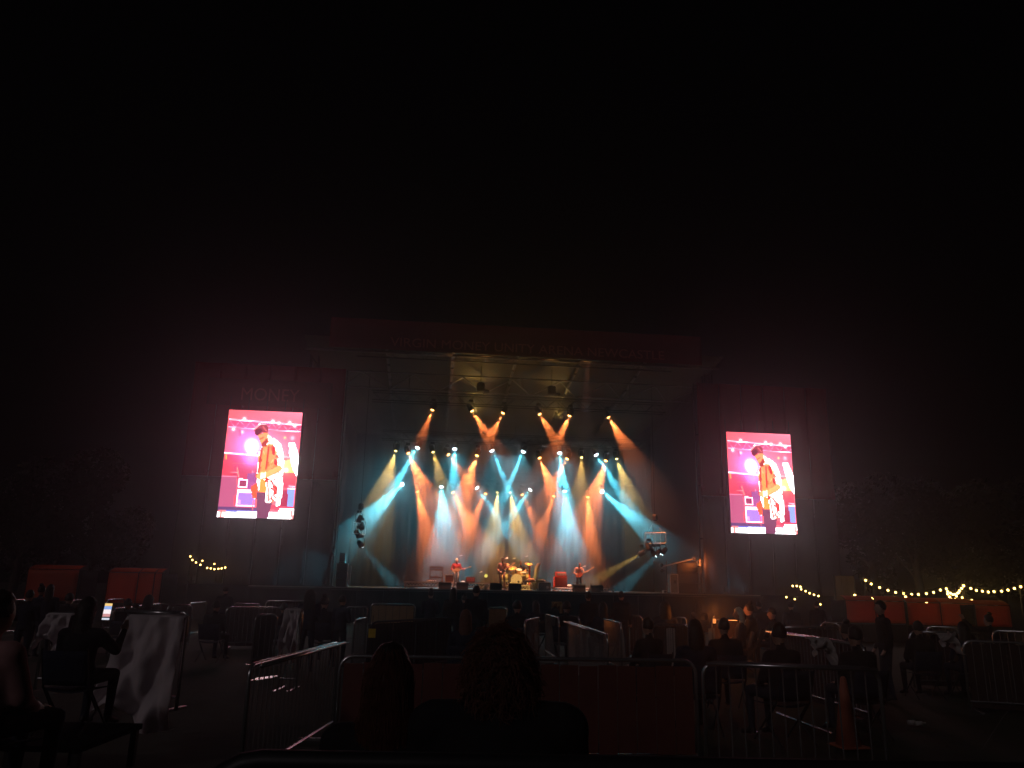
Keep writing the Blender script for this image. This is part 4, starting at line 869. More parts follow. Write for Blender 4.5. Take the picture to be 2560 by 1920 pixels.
rail('slanting short barrier left of the seated crowd right of centre', 1365, 1536, 1398, 1545)
rail('black rounded barrier with yellow sign behind the long-haired head', 922, 1556, 1128, 1544, mt=M['darksteel'], bars='join', corner=.28)
t, L, h = rail('orange lit barrier corner below the left speaker stack', 868, 1517, 919, 1518, corner=.05)
rail('short silver barrier beside the yellow sign', 886, 1551, 916, 1544, corner=.06)
t, L, h = rail('barrier clad with tan boards in front of the stage left of centre', 928, 1509, 1038, 1511, bars=None); clad(t, L, h, M['tan'], 6, name='tan_board')
rail('arched barrier rail glinting in front of the stage above the tan boards', 944, 1493, 1004, 1493, corner=.5)
rail('far barrier rail glinting left of the standing crowd', 1040, 1494, 1102, 1494)
t, L, h = rail('barrier clad with tan boards behind the curly head', 1219, 1518, 1268, 1518, bars=None); clad(t, L, h, M['tan'], 3, name='tan_board')
rail('arched far barrier rail above the tan boards at centre', 1226, 1501, 1288, 1501, corner=.5)
rail('far barrier rail behind the kneeling crowd right of centre', 1424, 1504, 1450, 1504)
rail('far barrier rail right of the spiky haired man', 1516, 1506, 1538, 1506)
rail('arched far barrier with brown rim in front of the right stage', 1604, 1509, 1652, 1509, corner=.4)
rail('orange lit barrier rail beneath the right stage edge', 1570, 1539, 1606, 1540)
rail('orange lit barrier rail left of the orange lit audience', 1690, 1543, 1716, 1544)
rail('barrier with silver rail in front of the orange lit audience', 1780, 1549, 1880, 1553)
rail('far silver barrier rail right of the orange lit audience', 2052, 1556, 2098, 1558)
t, L, h = rail('long dim barrier with striped cloth at right', 2272, 1578, 2440, 1582, double=True)
rail('dim rounded barrier in the lower right corner', 2405, 1602, 2570, 1608, bars='each')
rail('far barrier rail behind the crowd at far right', 2316, 1566, 2395, 1569)
rail('far barrier rail right of the raised arm person', 2480, 1576, 2575, 1580)
for i, (a, y0, c, y1, lb) in enumerate(((14, 1500, 66, 1499, 'far barrier rail at the left picture edge'), (140, 1512, 208, 1511, 'far barrier rail left of the woman with the phone'), (180, 1501, 211, 1499, 'small far barrier rail above the one left of the phone'),
        (268, 1499, 312, 1497, 'far barrier rail right of the phone under the red tarpaulin'), (282, 1521, 336, 1518, 'dim barrier rail right of the phone'), (346, 1515, 404, 1509, 'slanting far barrier rail behind the draped white cloth'),
        (420, 1513, 482, 1513, 'far red lit barrier rail right of the draped white cloth'), (474, 1508, 516, 1505, 'far barrier rail beside the man left of the left screen base'),
        (586, 1508, 652, 1511, 'dim far barrier rail under the left screen tower'), (640, 1537, 694, 1536, 'near silver barrier left of the draped pink cloth'), (665, 1502, 780, 1503, 'faint far barrier rail in front of the left tower skirt'), (566, 1518, 704, 1519, 'long faint barrier rail below the left tower skirt'))):
    rail(lb, a, y0, c, y1)

for o in [q for q in COL.objects if q.name.startswith('crowd_barrier') and q.get('label', '')[:30] in {k[:30] for k in (
        'slanting double rail barrier behind the wide right barrier', 'low barrier with red lit rail behind the slanting one', 'long dim barrier with striped cloth at right',
        'dim barrier carrying four white slats in the right half', 'barrier with silver rail in front of the orange lit audience', 'orange lit barrier rail beneath the right stage edge', 'long faint barrier rail below the left tower skirt',
        'near silver barrier left of the draped pink cloth', 'far red lit barrier rail right of the draped white cloth', 'dim rounded barrier in the lower right corner', 'black rounded barrier with yellow sign behind the long-haired head',
        'far barrier rail left of the woman with the phone', 'dim far barrier rail under the left screen tower')}]:
    fr = [k for k in o.children if k.name.startswith('frame')][0]; xs = [v.co.x for v in fr.data.vertices]; zs = [v.co.z for v in fr.data.vertices]; L = max(xs); n = max(2, int(L / .3))
    clad(o, L, max(zs), M['darkboard'], n, name='dark_board', off=.035, z0=.06)
# draped cloths
def cloth_over(label, px0, px1, py, pyb, Y, top, wid=None, flare=.15, m=None, bottom=None):
    a = onY(px0, py, Y); c = onY(px1, py, Y); L = c.x - a.x; z1 = a.z; z0 = bottom if bottom is not None else onY(px0, pyb, Y).z
    t = thing('draped_cloth', label, 'cloth', Vector((a.x, Y, z0)), 0)
    def fn(u, w_):
        k = 1 - w_; x = L * u - flare * L * k * (1 - u) + .05 * L * k * u; fold = .20 * abs(math.sin((u + .35 * k) * 6.5 + .6)) * (.10 + k) + .13 * abs(math.sin((u - .55 * k) * 8.5 + px0)) * (.15 + .7 * k) + .07 * noise.noise((u * 6, k * 6, px0))
        zz = (z1 - z0) * w_ + (.30 * math.sin(u * 4.2 + .3) + .12 * noise.noise((u * 7, 1, px0))) * k ** 3
        return (x, -.05 - fold - .35 * k * k * (1 - u) * flare, max(zz, .01))
    b = MB(); b.sheet(fn, 60, 30, .004, (0, 1, 0)); b.build('hanging_front', m or M['cloth'], t, True)
    b = MB(); b.sheet(lambda u, w_: (L * u, -.05 + .12 * w_, z1 - z0 + .02 * math.sin(w_ * 3.1)), 10, 4, .004, (0, 0, -1)); b.build('top_fold', m or M['cloth'], t, True)
barrier('platform barrier with bright rail holding the large white cloth', onY(322, 1534, 9.6), onY(470, 1527, 9.4), onY(400, 1530, 9.5).z, .38, double=True, bars='each', corner=.06)
cloth_over('large white cloth draped over a barrier at left', 326, 468, 1540, 1790, 9.35, 1.48, flare=.35, bottom=.22)
barrier('platform barrier holding the pale cloth behind the phone woman', onY(118, 1534, 11), onY(205, 1533, 11), onY(150, 1534, 11).z, .36, corner=.06)
cloth_over('pale pink cloth hanging behind the woman with the phone', 122, 188, 1536, 1640, 10.8, 1.4, flare=.05)
barrier('platform barrier holding the pink cloth left of centre', onY(712, 1524, 12), onY(756, 1522, 12), onY(730, 1523, 12).z, .3, corner=.06)
cloth_over('dusty pink cloth hanging over a barrier left of centre', 714, 754, 1525, 1655, 11.85, 1.4, flare=.02)
cloth_over('grey striped towel hanging on the long dim right barrier', 2338, 2378, 1586, 1632, 11.2, 1.1, flare=.0, m=M['slat'])
cloth_over('tan board leaning on the slanting right barrier', 2018, 2070, 1597, 1660, 9.0, 1.1, flare=.0, m=M['slat'])
cloth_over('pale olive sheet held up in the crowd right of centre', 1379, 1405, 1506, 1533, 21, 1.3, flare=.1, m=M['tan'])
# yellow sign on the rounded black barrier
p = onZ(930, 1583, .95); q = onY(930, 1583, 14.2); t = thing('warning_sign', 'small bright yellow square sign on the black rounded barrier', 'sign', q, 0)
MB().box((0, 0, 0), (.125, .006, .15)).build('plate', M['yellow'], t); MB().tube([(0, .02, .08), (0, .02, .3)], .006, 4).build('tie', M['black'], t)

# viewing platforms
def platform(label, x0, x1, y0, y1, h):
    t = thing('viewing_platform', label, 'platform', ((x0 + x1) / 2, (y0 + y1) / 2, 0)); W, D = x1 - x0, y1 - y0; n = max(2, int(D / .6))
    for i in range(n): MB().box((0, -D / 2 + D * (i + .5) / n, h - .03), (W, D / n - .008, .05)).build('deck_board', M['blackcloth'], t)
    for x in (-W / 2 + .05, 0, W / 2 - .05):
        for y in (-D / 2 + .05, D / 2 - .05): MB().box((x, y, (h - .06) / 2), (.06, .06, h - .06)).build('leg', M['darksteel'], t)
platform('dark low viewing platform behind the near rail', -1.6, 3.4, q0.y - 2.0, q0.y + .08, .40)
platform('dark low viewing platform under the two heads in front', -1.9, 1.7, q0.y + .2, 4.4, .40)
platform('dark low viewing platform at the left edge under the seated watcher', -5.2, -3.15, 4.6, 6.0, .40)
platform('dark low viewing platform under the woman with the phone', -5.05, -3.75, 7.4, 8.6, .40)

# ------------------------------------------------------------------ crowd
CM_ = [M['skin'], M['coat'], M['jeans'], M['black']]; CN_ = [M['skin'], M['navy'], M['jeans'], M['black']]
JS, JF = stand(), stand(elL=(-.24, .02, 1.14), wrL=(-.10, .22, 1.12), elR=(.24, .02, 1.14), wrR=(.10, .22, 1.10), handL=(-.02, .26, 1.13), handR=(.02, .26, 1.11))
JT, JP = sit(), sit(face=(.1, 1, -.1), elR=(.30, .10, .80), wrR=(.24, .32, .98), handR=(.225, .38, 1.05), palmR=(0, -1, .2))
JU = sit(elL=(-.36, .02, 1.02), wrL=(-.52, .04, 1.22), handL=(-.57, .05, 1.30), face=(-.6, 1, 0))
BODY = dict(stand=(JS, body_mesh('body', JS, CM_, .022, False, 1.12)), standf=(JF, body_mesh('body', JF, CN_, .022, True, 1.0)), sit=(JT, body_mesh('body', JT, CM_, .022, False, 1.12)),
            sitf=(JT, body_mesh('body', JT, CN_, .022, True, 1.02)), phone=(JP, body_mesh('body', JP, CM_, .020, True, 1.12)), armup=(JU, body_mesh('body', JU, CM_, .022, False, 1.05)),
            pink=(JT, body_mesh('body', JT, [M['skin'], M['pinktop'], M['jeans'], M['black']], .02, False, 1.28)), front=(JT, body_mesh('body', JT, CM_, .016, False, 1.22)))
HAIR = {}
def hair_for(style, pose, hm):
    fam = pose if pose in ('phone', 'armup') else ('st' if pose.startswith('stand') else 'si'); k = (style, fam, hm)
    if k not in HAIR: HAIR[k] = hair_mesh(style, BODY[pose][0], M[hm])
    return HAIR[k]
CH = {}
def chair_meshes():
    b = MB(); b.sheet(lambda a, c: (-.24 + .48 * a, -.18 + .42 * c, .43 - .03 * math.sin(a * 3.14)), 8, 4, .012, (0, 0, 1)); CH['seat'] = b.mesh('seat', M['navy'], True)
    b = MB(); b.sheet(lambda a, c: (-.24 + .48 * a, -.20 - .10 * c - .03 * math.sin(a * 3.14), .48 + .34 * c), 8, 4, .012, (0, -1, 0)); CH['backrest'] = b.mesh('backrest', M['navy'], True)
    b = MB(); b.tube([(0, -.16, .44), (0, .24, .01)], .011, 6); CH['leg_front'] = b.mesh('leg', M['darksteel'])
    b = MB(); b.tube([(0, -.31, .84), (0, -.2, .46), (0, .0, .22), (0, -.26, .01)], .011, 6); CH['leg_back'] = b.mesh('leg', M['darksteel'])
chair_meshes()
def person(px, py, Y, pose, style, yaw, label, base=0.0, hm='hair_dark', top=None):
    J, me = BODY[pose]; p = onY(px, py, Y); hgt = max(J['head'][2] + .16, .1); s_ = (p.z - base) / hgt
    t = thing('person', label, 'person', (p.x - (-.01 * s_), Y, base), R(yaw), 'people in the audience'); t.scale = (s_, s_, s_)
    if abs(s_ - 1) > .15: print('scale', label, round(s_, 2), round(p.z, 2))
    bo = link('body', me, t); link('hat' if style in ('cap', 'beanie') else 'hair', hair_for(style, pose, hm), bo)
    if not pose.startswith('stand'):
        c = thing('folding_chair', 'dark folding chair under the ' + label[:70], 'chair', t.location, R(yaw), 'folding chairs'); c.scale = (s_, s_, s_); w_ = c['label'].split()
        c['label'] = ' '.join(w_[:16])
        link('seat', CH['seat'], c); link('backrest', CH['backrest'], c)
        for x in (-.24, .24): link('leg', CH['leg_front'], c, (x, 0, 0)); link('leg', CH['leg_back'], c, (x, 0, 0))
    return t, s_
for a in ((1077, 1472, 22, 'standf', 'bun', 10, 'woman with topknot standing left of the standing men'),
          (1133, 1469, 22, 'stand', 'long', -8, 'long-haired person standing before the guitarist in white'),
          (1161, 1486, 23, 'standf', 'bun', 20, 'shorter person between the two standing in front'),
          (1190, 1461, 19, 'stand', 'short', 0, 'broad man standing left of the central guitarist'),
          (1338, 1500, 24, 'sitf', 'long', 25, 'small person with pale hair below the drum riser'),
          (1416, 1502, 20, 'sit', 'beanie', -20, 'person in beanie seated before the red amplifier'),
          (1470, 1478, 22, 'stand', 'spiky', 5, 'spiky haired man standing before the bass player'),
          (1505, 1503, 20, 'sitf', 'long', 15, 'long-haired woman seated right of the spiky haired man'),
          (1552, 1476, 22, 'stand', 'short', -10, 'thin man standing before the right stage edge'),
          (1660, 1501, 20, 'sitf', 'longwide', 0, 'large long-haired watcher below the right lamp stand'),
          (1745, 1502, 26, 'sitf', 'long', -12, 'long-haired watcher below the right stage corner'),
          (1615, 1540, 13, 'sit', 'short', 30, 'short-haired watcher beside the orange lit rail'),
          (1733, 1544, 11, 'sitf', 'long', 0, 'hooded looking watcher with rim light right of centre'),
          (1842, 1516, 19, 'sitf', 'long', 80, 'orange lit fair-haired woman at right, leftmost of three', 0, 'hair_blond'),
          (1868, 1505, 20, 'sit', 'bun', 60, 'orange lit man at right, tallest of the three'),
          (1926, 1517, 20, 'sit', 'cap', 95, 'orange lit man in cap at right'),
          (1806, 1541, 13, 'sit', 'short', 0, 'short-haired watcher behind the silver rail at right'),
          (1895, 1500, 27, 'sit', 'short', 10, 'broad dark watcher between the orange lit man and the cap'),
          (1940, 1552, 10.5, 'sit', 'short', 20, 'curly topped watcher left of the slanting barrier'),
          (1975, 1502, 27, 'sit', 'beanie', 0, 'dark coated watcher under the right screen tower'),
          (2040, 1500, 24, 'stand', 'short', 0, 'distant figure below the small festoon bulbs'),
          (2110, 1552, 13, 'sitf', 'bun', 0, 'small round headed watcher at right behind the red lit rail'),
          (2130, 1560, 11, 'sit', 'short', 12, 'round headed watcher right of the small one'),
          (2200, 1498, 14.5, 'stand', 'short', 85, 'man standing in profile before the red containers at right'),
          (2466, 1533, 19, 'armup', 'bun', 0, 'person raising an arm before the rightmost red container'),
          (2290, 1549, 15, 'sit', 'short', 0, 'watcher seated below the left red container at right'),
          (2402, 1551, 15, 'sitf', 'long', 0, 'watcher seated left of the person raising an arm'),
          (12, 1468, 5.2, 'pink', 'short', -15, 'watcher in dusty pink top at the left picture edge', .40),
          (226, 1488, 8.0, 'phone', 'long', -4, 'long-haired woman filming the stage with her phone', .40),
          (76, 1472, 16, 'standf', 'short', 15, 'curly haired watcher before the leftmost red container'),
          (105, 1461, 19, 'standf', 'bun', -10, 'left one of the two heads against the leftmost red container'),
          (127, 1459, 19, 'standf', 'long', 15, 'right one of the two heads against the leftmost red container'),
          (176, 1480, 20, 'sit', 'short', 0, 'round headed watcher right of the leftmost red container'),
          (322, 1494, 20, 'sit', 'short', 0, 'watcher below the second red container at left'),
          (374, 1485, 22, 'sit', 'longwide', 0, 'dark watcher right of the second red container at left'),
          (565, 1463, 24, 'stand', 'short', 5, 'man standing below the left video screen'),
          (543, 1498, 19, 'sit', 'short', -5, 'seated watcher with rim light left of the standing man'),
          (711, 1507, 20, 'sit', 'beanie', 0, 'hunched watcher above the dusty pink cloth'),
          (776, 1472, 17, 'standf', 'longwide', 10, 'long-haired figure standing left of the left speaker stack'),
          (813, 1488, 19, 'sit', 'bun', 0, 'round headed watcher below the left speaker stack'),
          (856, 1486, 18, 'standf', 'short', -20, 'watcher standing right of the round headed one at left'),
          (1164, 1521, 13.5, 'sitf', 'long', 0, 'long-haired watcher left of the curly head', 0, 'hair_brown'),
          (1292, 1500, 19, 'sit', 'beanie', 0, 'dark hatted watcher just above the curly head')):
    person(*a)
# small amber lantern added to throw orange light on the group
p = onY(1786, 1553, 19.6); t = thing('lantern', 'small amber lantern added on the rail to light the orange group at right', 'lamp', p, 0)
b = MB(); b.lathe([(.05, -.10), (.055, -.06), (.05, -.05)], 12); b.build('base', M['black'], t); b = MB(); b.lathe([(.035, -.05), (.04, .03), (.03, .06)], 12); b.build('glass', emit('lantern_glass', (1, .3, .07), 1.2, False), t, True); b = MB(); b.lathe([(.045, .06), (.03, .10), (.01, .12)], 12); b.build('lid', M['black'], t)
ld = bpy.data.lights.new('lamp', 'POINT'); ld.energy = 22; ld.color = (1, .25, .05); ld.shadow_soft_size = .05; lo = bpy.data.objects.new('lamp', ld); COL.objects.link(lo); lo.parent = t; lo.location = (0, .05, .22)
# phone held up
q = onY(268, 1529, 7.45); t = thing('mobile_phone', 'glowing mobile phone held up by the long-haired woman', 'phone', q, R(-4)); t.rotation_euler[0] = R(-8)
MB().box((0, .006, 0), (.078, .010, .158), bev=.004).build('case', M['black'], t)
PE = [((.85, .55, .20), 1.2), ((.30, .45, .85), 1.0), ((.90, .78, .80), 1.2), ((.75, .35, .35), .9), ((.08, .08, .1), .3), ((.8, .85, .95), .9)]
for i, (c, e) in enumerate(PE): z1, z0 = [.074, .05, .02, -.02, -.046, -.056, -.074][i:i + 2]; MB().box((0, -.0005, (z0 + z1) / 2), (.070, .002, z1 - z0 - .001)).build('screen_band', emit('phone_picture_%d' % i, c, e, False), t)

# ------------------------------------------------------------------ the two heads right in front
FJ = dict(JT); t, s_ = person(975, 1597, 3.15, 'front', 'long', 3, 'long straight haired woman right in front, left of the curly head', .40)
fh = [k for k in t.children if k.name.startswith('body')][0]; fhair = [k for k in fh.children if k.name.startswith('hair')][0]; b = MB(); rnd = random.Random(9); hd = Vector(JT['head'])
for i in range(700):
    a = rnd.uniform(math.pi * .98, math.pi * 2.02); lean_ = rnd.uniform(-.02, .02); z0 = rnd.uniform(.0, .13); ln = rnd.uniform(.25, .58); pts = []
    for j in range(7):
        z = z0 - ln * j / 6; rx = .098 + (.018 if z < -.15 else 0) - max(0, z - .03) * .55 - max(0, -.36 - z) * .5; pts.append(hd + Vector((math.cos(a) * rx + lean_ * j / 6 + .006 * math.sin(j * 2 + i), math.sin(a) * .095 * (1 - max(0, z) * 2) - .04 - max(0, -z) * .11 + .004 * math.cos(j + i), z)))
    b.tube(pts, [.0012] * 6 + [.0005], 3, False)
b.build('loose_strands', M['hair_brown'], fhair, kind='stuff')
p = onY(1252, 1552, 2.75); s2 = (p.z - .40) / 1.34
JQ = sit(chest=(0, -.06, 1.035), neck=(0, -.04, 1.10), shL=(-.215, -.05, 1.01), shR=(.215, -.05, 1.01)); CURLY = body_mesh('body', JQ, CM_, .016, False, 1.25)
t = thing('person', 'dark silhouette with big frizzy curly hair right in front of the camera', 'person', (p.x, 2.75, .40), 0, 'people in the audience'); t.scale = (s2, s2, s2); bo = link('body', CURLY, t)
hd = Vector(JT['head']); b = MB(); HC = hd + Vector((0, -.02, -.035))
def hsh(q): return (1 + .10 * noise.noise(q * 3.3) + .06 * noise.noise(q * 9)) * (1.0 + .16 * max(-.6, min(.6, -q.z)))
b.ell(HC, (.112, .115, .175), None, 44, 30, hsh)
core = b.build('hair', M['hair_dark'], bo, True)
b = MB(); rnd = random.Random(3)
for i in range(4200):
    th = rnd.uniform(0, 6.283); cz = rnd.uniform(-.9, 1); sr_ = math.sqrt(1 - cz * cz); n_ = Vector((sr_ * math.cos(th), sr_ * math.sin(th), cz)); k = hsh(n_) * .97
    p_ = HC + Vector((n_.x * .112 * k, n_.y * .115 * k, n_.z * .175 * k)); tg = n_.orthogonal().normalized(); bt = n_.cross(tg); a0 = rnd.uniform(0, 6.283); pts = []; Lh = rnd.uniform(.012, .06) * (.6 + .7 * abs(noise.noise(n_ * 4))); cr = rnd.uniform(.006, .016)
    for j in range(7): a = a0 + j * 1.15; pts.append(p_ + n_ * (Lh * j / 6) + (tg * math.cos(a) + bt * math.sin(a)) * cr + Vector((0, 0, -.03 * (j / 6) ** 2)))
    b.tube(pts, [.0010] * 6 + [.0004], 3, False)
b.build('frizz', M['hair_brown'], core, kind='stuff')
c = thing('folding_chair', 'dark folding chair under the curly haired person in front', 'chair', t.location, 0, 'folding chairs'); c.scale = (s2, s2, s2)
link('seat', CH['seat'], c); link('backrest', CH['backrest'], c)
for x in (-.24, .24): link('leg', CH['leg_front'], c, (x, 0, 0)); link('leg', CH['leg_back'], c, (x, 0, 0))

# ------------------------------------------------------------------ small things on the grass
p = onZ(2122, 1868, 0); t = thing('traffic_cone', 'tall faded red traffic cone at lower right', 'cone', p, .2); ht = onY(2142, 1692, p.y).z
MB().box((0, 0, .015), (.36, .36, .03), bev=.01).build('base', M['conered'], t); b = MB(); b.lathe([(.15, .03), (.035, ht - .02), (.02, ht)], 20); b.build('cone_body', M['conered'], t, True)
b = MB(); b.lathe([(.104, ht * .38), (.072, ht * .60)], 20); b.v = [(x * 1.02, y * 1.02, z) for x, y, z in b.v]; b.build('reflective_band', M['slat'], t, True)
for i, (x0, y0, x1, y1, lb, r) in enumerate(((1942, 1782, 2082, 1834, 'dropped silver barrier rail lying on the grass at right', .018), (1860, 1822, 1884, 1838, 'short metal bar lying on the grass, upper of two', .008), (1876, 1818, 1900, 1836, 'short metal bar lying on the grass, right of two', .008), (2455, 1872, 2532, 1757, 'thin pale tent pole leaning in the lower right corner', .004))):
    a = onZ(x0, y0, .03); c = onZ(x1, y1, .03) if i < 3 else onY(x1, y1, a.y); o = MB().tube([(0, 0, 0), (c - a) * .5, (c - a)], r, 6).build(('barrier_rail', 'metal_bar', 'metal_bar', 'tent_pole')[i], M['galv'] if i < 3 else M['darksteel']); o.location = a; tag(o, lb, 'pole')
p = onZ(628, 1800, 0); a = onY(626, 1702, p.y); c = onY(682, 1676, p.y + .35); t = thing('camping_table', 'small folding table with ribbed silver edge at left of centre', 'table', (a.x, a.y, 0))
d = Vector((c.x - a.x, c.y - a.y, 0)); 
for i in range(8): MB().box((d.x * (i + .5) / 8 + .0, d.y * (i + .5) / 8 + .15, a.z), (.026, .36, .012)).build('slat', M['galv'], t)
for (x, y) in ((0, 0), (d.x, d.y), (0, .32), (d.x, d.y + .32)): MB().tube([(x, y, 0), (x, y, a.z - .01)], .009, 5).build('leg', M['galv'], t)
for i, (px, py) in enumerate(((2283, 1812), (2300, 1814))):
    p = onZ(px, py, .02); t = thing('plastic_bottle', 'small pale bottle lying on the grass at right, %s of two' % ('left' if i == 0 else 'right'), 'bottle', p + Vector((0, 0, .03)), .4); b = MB(); b.lathe([(.03, -.08), (.032, .03), (.012, .07), (.012, .09)], 12, (0, 0, 0), Matrix.Rotation(R(90), 3, 'Y')); b.build('bottle_body', M['slat'], t, True); b = MB(); b.lathe([(.014, .09), (.014, .105)], 10, (0, 0, 0), Matrix.Rotation(R(90), 3, 'Y')); b.build('cap', M['cup'], t)

# ------------------------------------------------------------------ red tarpaulin clad boxes at the field edge
def tarp_box(label, px0, px1, pyt, pyb, Y, n, slope=0.0, depth=1.4, splits=None):
    a = onY(px0, pyb, Y); c = onY(px1, pyb, Y); z1 = onY((px0 + px1) / 2, pyt, Y).z; z0 = max(0, min(a.z, .9)); L = c.x - a.x
    t = thing('tarpaulin_box', label, 'container', (a.x, Y, 0), slope, 'red tarpaulin containers'); xs = splits or [i / n for i in range(n + 1)]
    for i in range(len(xs) - 1):
        x0, x1 = L * xs[i] + .02, L * xs[i + 1] - .02
        b = MB(); b.sheet(lambda u, w_: (x0 + (x1 - x0) * u, -.02 * math.sin(u * 3.1) * math.sin(w_ * 3.1) + .015 * noise.noise((u * 5, w_ * 5, i)), z0 + (z1 - z0) * w_), 8, 6, .01, (0, 1, 0)); b.build('front_panel', M['redtarp'], t, True)
        b = MB(); b.sheet(lambda u, w_: (x0 + (x1 - x0) * u, w_ * depth * .35, z1 + .02 + .16 * math.sin(w_ * 1.57)), 6, 4, .01, (0, 0, 1)); b.build('top_panel', M['redtarp'], t, True)
    for x in (0.0, L):
        b = MB(); b.sheet(lambda u, w_: (x, .05 + u * depth, z0 + (z1 - z0) * w_ + .02 * math.sin(u * 9)), 6, 4, .01, (1, 0, 0)); b.build('side_panel', M['blackcloth'], t, True)
    for i in range(4): MB().box((L * (i + .5) / 4, depth * .5, z0 / 2 - .02), (L / 4 - .02, depth, max(z0 - .06, .05))).build('plinth_block', M['blackcloth'], t)
    for x in [L * q for q in xs]: MB().tube([(x, .04, 0), (x, .04, z1 + .02)], .03, 6).build('post', M['darksteel'], t)
    MB().tube([(0, .04, z0), (L, .04, z0)], .025, 6).build('bottom_rail', M['darksteel'], t)
tarp_box('dim red tarpaulin container at the far left', 60, 190, 1424, 1487, 32, 1)
tarp_box('brighter red tarpaulin container left of the left screen, in three panels', 264, 400, 1432, 1484, 31, 3, .0, 1.4, [0, .56, .86, 1])
tarp_box('long low red tarpaulin container behind the standing man at right', 2118, 2266, 1503, 1556, 31, 2)
tarp_box('long dim red tarpaulin container under the festoon at right', 2272, 2440, 1508, 1562, 31.5, 2)
tarp_box('bright red tarpaulin container at the far right', 2443, 2532, 1514, 1566, 30.5, 1)
# tan kiosk post behind
p = onY(2115, 1500, 36); t = thing('kiosk', 'tan boarded kiosk wall left of the festoon lights', 'kiosk', (p.x, 36, 0)); zt = onY(2115, 1440, 36).z
for i in range(3): MB().box((-.28 + i * .28, 0, zt / 2), (.27, .05, zt)).build('board', M['kioskboard'], t)
for x in (-.45, .45): MB().box((x, .04, zt / 2), (.06, .06, zt + .1)).build('post', M['darksteel'], t)

# ------------------------------------------------------------------ festoon lights
BULB = MB(); 
_ic = bmesh.new(); bmesh.ops.create_icosphere(_ic, subdivisions=1, radius=.05); _ic.verts.ensure_lookup_table(); BULB.add([v.co for v in _ic.verts], [tuple(v.index for v in f.verts) for f in _ic.faces]); _ic.free(); BULBM = BULB.mesh('bulb', E['bulb'], True)
SOCK = MB(); SOCK.lathe([(.022, .05), (.022, .12), (.01, .13)], 8); SOCKM = SOCK.mesh('socket', M['black'])
def festoon(label, pts, Y, Y2=None, small=1.0):
    Y2 = Y2 or Y; n = len(pts); W = [onY(x, y, Y + (Y2 - Y) * i / max(1, n - 1)) for i, (x, y) in enumerate(pts)]
    t = thing('festoon_light_string', label, 'lights', W[0], 0, 'festoon light strings')
    MB().tube([p - W[0] + Vector((0, 0, .13 * small)) for p in W], .012, 4).build('cable', M['cable'], t)
    for p in W:
        o = link('bulb', BULBM, t, p - W[0]); o.scale = (small,) * 3; k = link('socket', SOCKM, o)
def swag(x0, y0, x1, y1, sag, n): return [(x0 + (x1 - x0) * i / (n - 1), y0 + (y1 - y0) * i / (n - 1) + sag * 4 * (i / (n - 1)) * (1 - i / (n - 1))) for i in range(n)]
festoon('long sagging string of warm bulbs from the post to the bright knot', [(2164, 1451), (2178, 1460), (2199, 1469), (2220, 1476), (2239, 1481), (2259, 1484), (2279, 1486), (2296, 1486), (2316, 1484), (2334, 1481), (2351, 1475), (2366, 1472)], 34, 33)
festoon('string of warm bulbs running from the bright knot to the right edge', [(2409, 1464), (2427, 1471), (2441, 1476), (2456, 1478), (2471, 1480), (2485, 1479), (2504, 1478), (2520, 1475), (2536, 1471), (2552, 1467)], 33, 32)
festoon('bunched V of warm bulbs, upper row', [(2366, 1472), (2369, 1479), (2376, 1483), (2382, 1486), (2388, 1486), (2394, 1483), (2399, 1477), (2404, 1471), (2409, 1465)], 33, 33)
festoon('bunched V of warm bulbs, lower row', [(2369, 1485), (2374, 1492), (2379, 1498), (2384, 1502), (2388, 1498), (2391, 1490), (2396, 1482)], 33.2, 33.2)
festoon('lower dim string of warm bulbs along the red containers', [(2127, 1494), (2137, 1488), (2154, 1496), (2181, 1496), (2208, 1495), (2236, 1494), (2264, 1492), (2316, 1505)], 32.5, 32)
festoon('short pair of warm bulbs right of the bright V', [(2406, 1494), (2430, 1501)], 33.5, 33.5)
festoon('far small string of warm bulbs under the right screen tower', [(1982, 1465), (1992, 1465), (2001, 1467), (2003, 1473), (2014, 1478), (2024, 1483), (2035, 1487), (2046, 1490)], 37.0, 37.2, .9)
festoon('far scattered warm bulbs right of the right screen tower', [(1966, 1493), (1987, 1498), (2051, 1511), (2104, 1490), (2115, 1487), (2117, 1517)], 36.5, 36.5, .8)
festoon('sagging string of small warm bulbs below the left screen', [(476, 1391), (481, 1400), (490, 1406), (501, 1412), (518, 1420), (527, 1421), (536, 1423), (546, 1422), (554, 1421), (563, 1419)], 36.0, 36.2, .8)
festoon('two lone warm bulbs above the left sagging string', [(506, 1402), (536, 1410)], 36.1, 36.1, .7)
for (px, py, Y, lb) in ((476, 1391, 36.0, 'thin post at the left end of the left bulb string'), (2164, 1451, 34.1, 'thin dark post at the left end of the right bulb string'), (2409, 1462, 33.1, 'thin dark post at the bright knot of bulbs'), (2552, 1465, 32.1, 'thin dark post at the right picture edge')):
    p = onY(px, py, Y); t = thing('festoon_post', lb, 'post', (p.x, Y + .08, 0)); MB().tube([(0, 0, 0), (0, 0, p.z + .3)], .04, 8).build('pole', M['darksteel'], t); MB().box((0, 0, .03), (.4, .4, .06)).build('foot', M['darksteel'], t); MB().tube([(0, -.1, p.z + .13), (0, .03, p.z + .13)], .012, 5).build('hook', M['galv'], t)

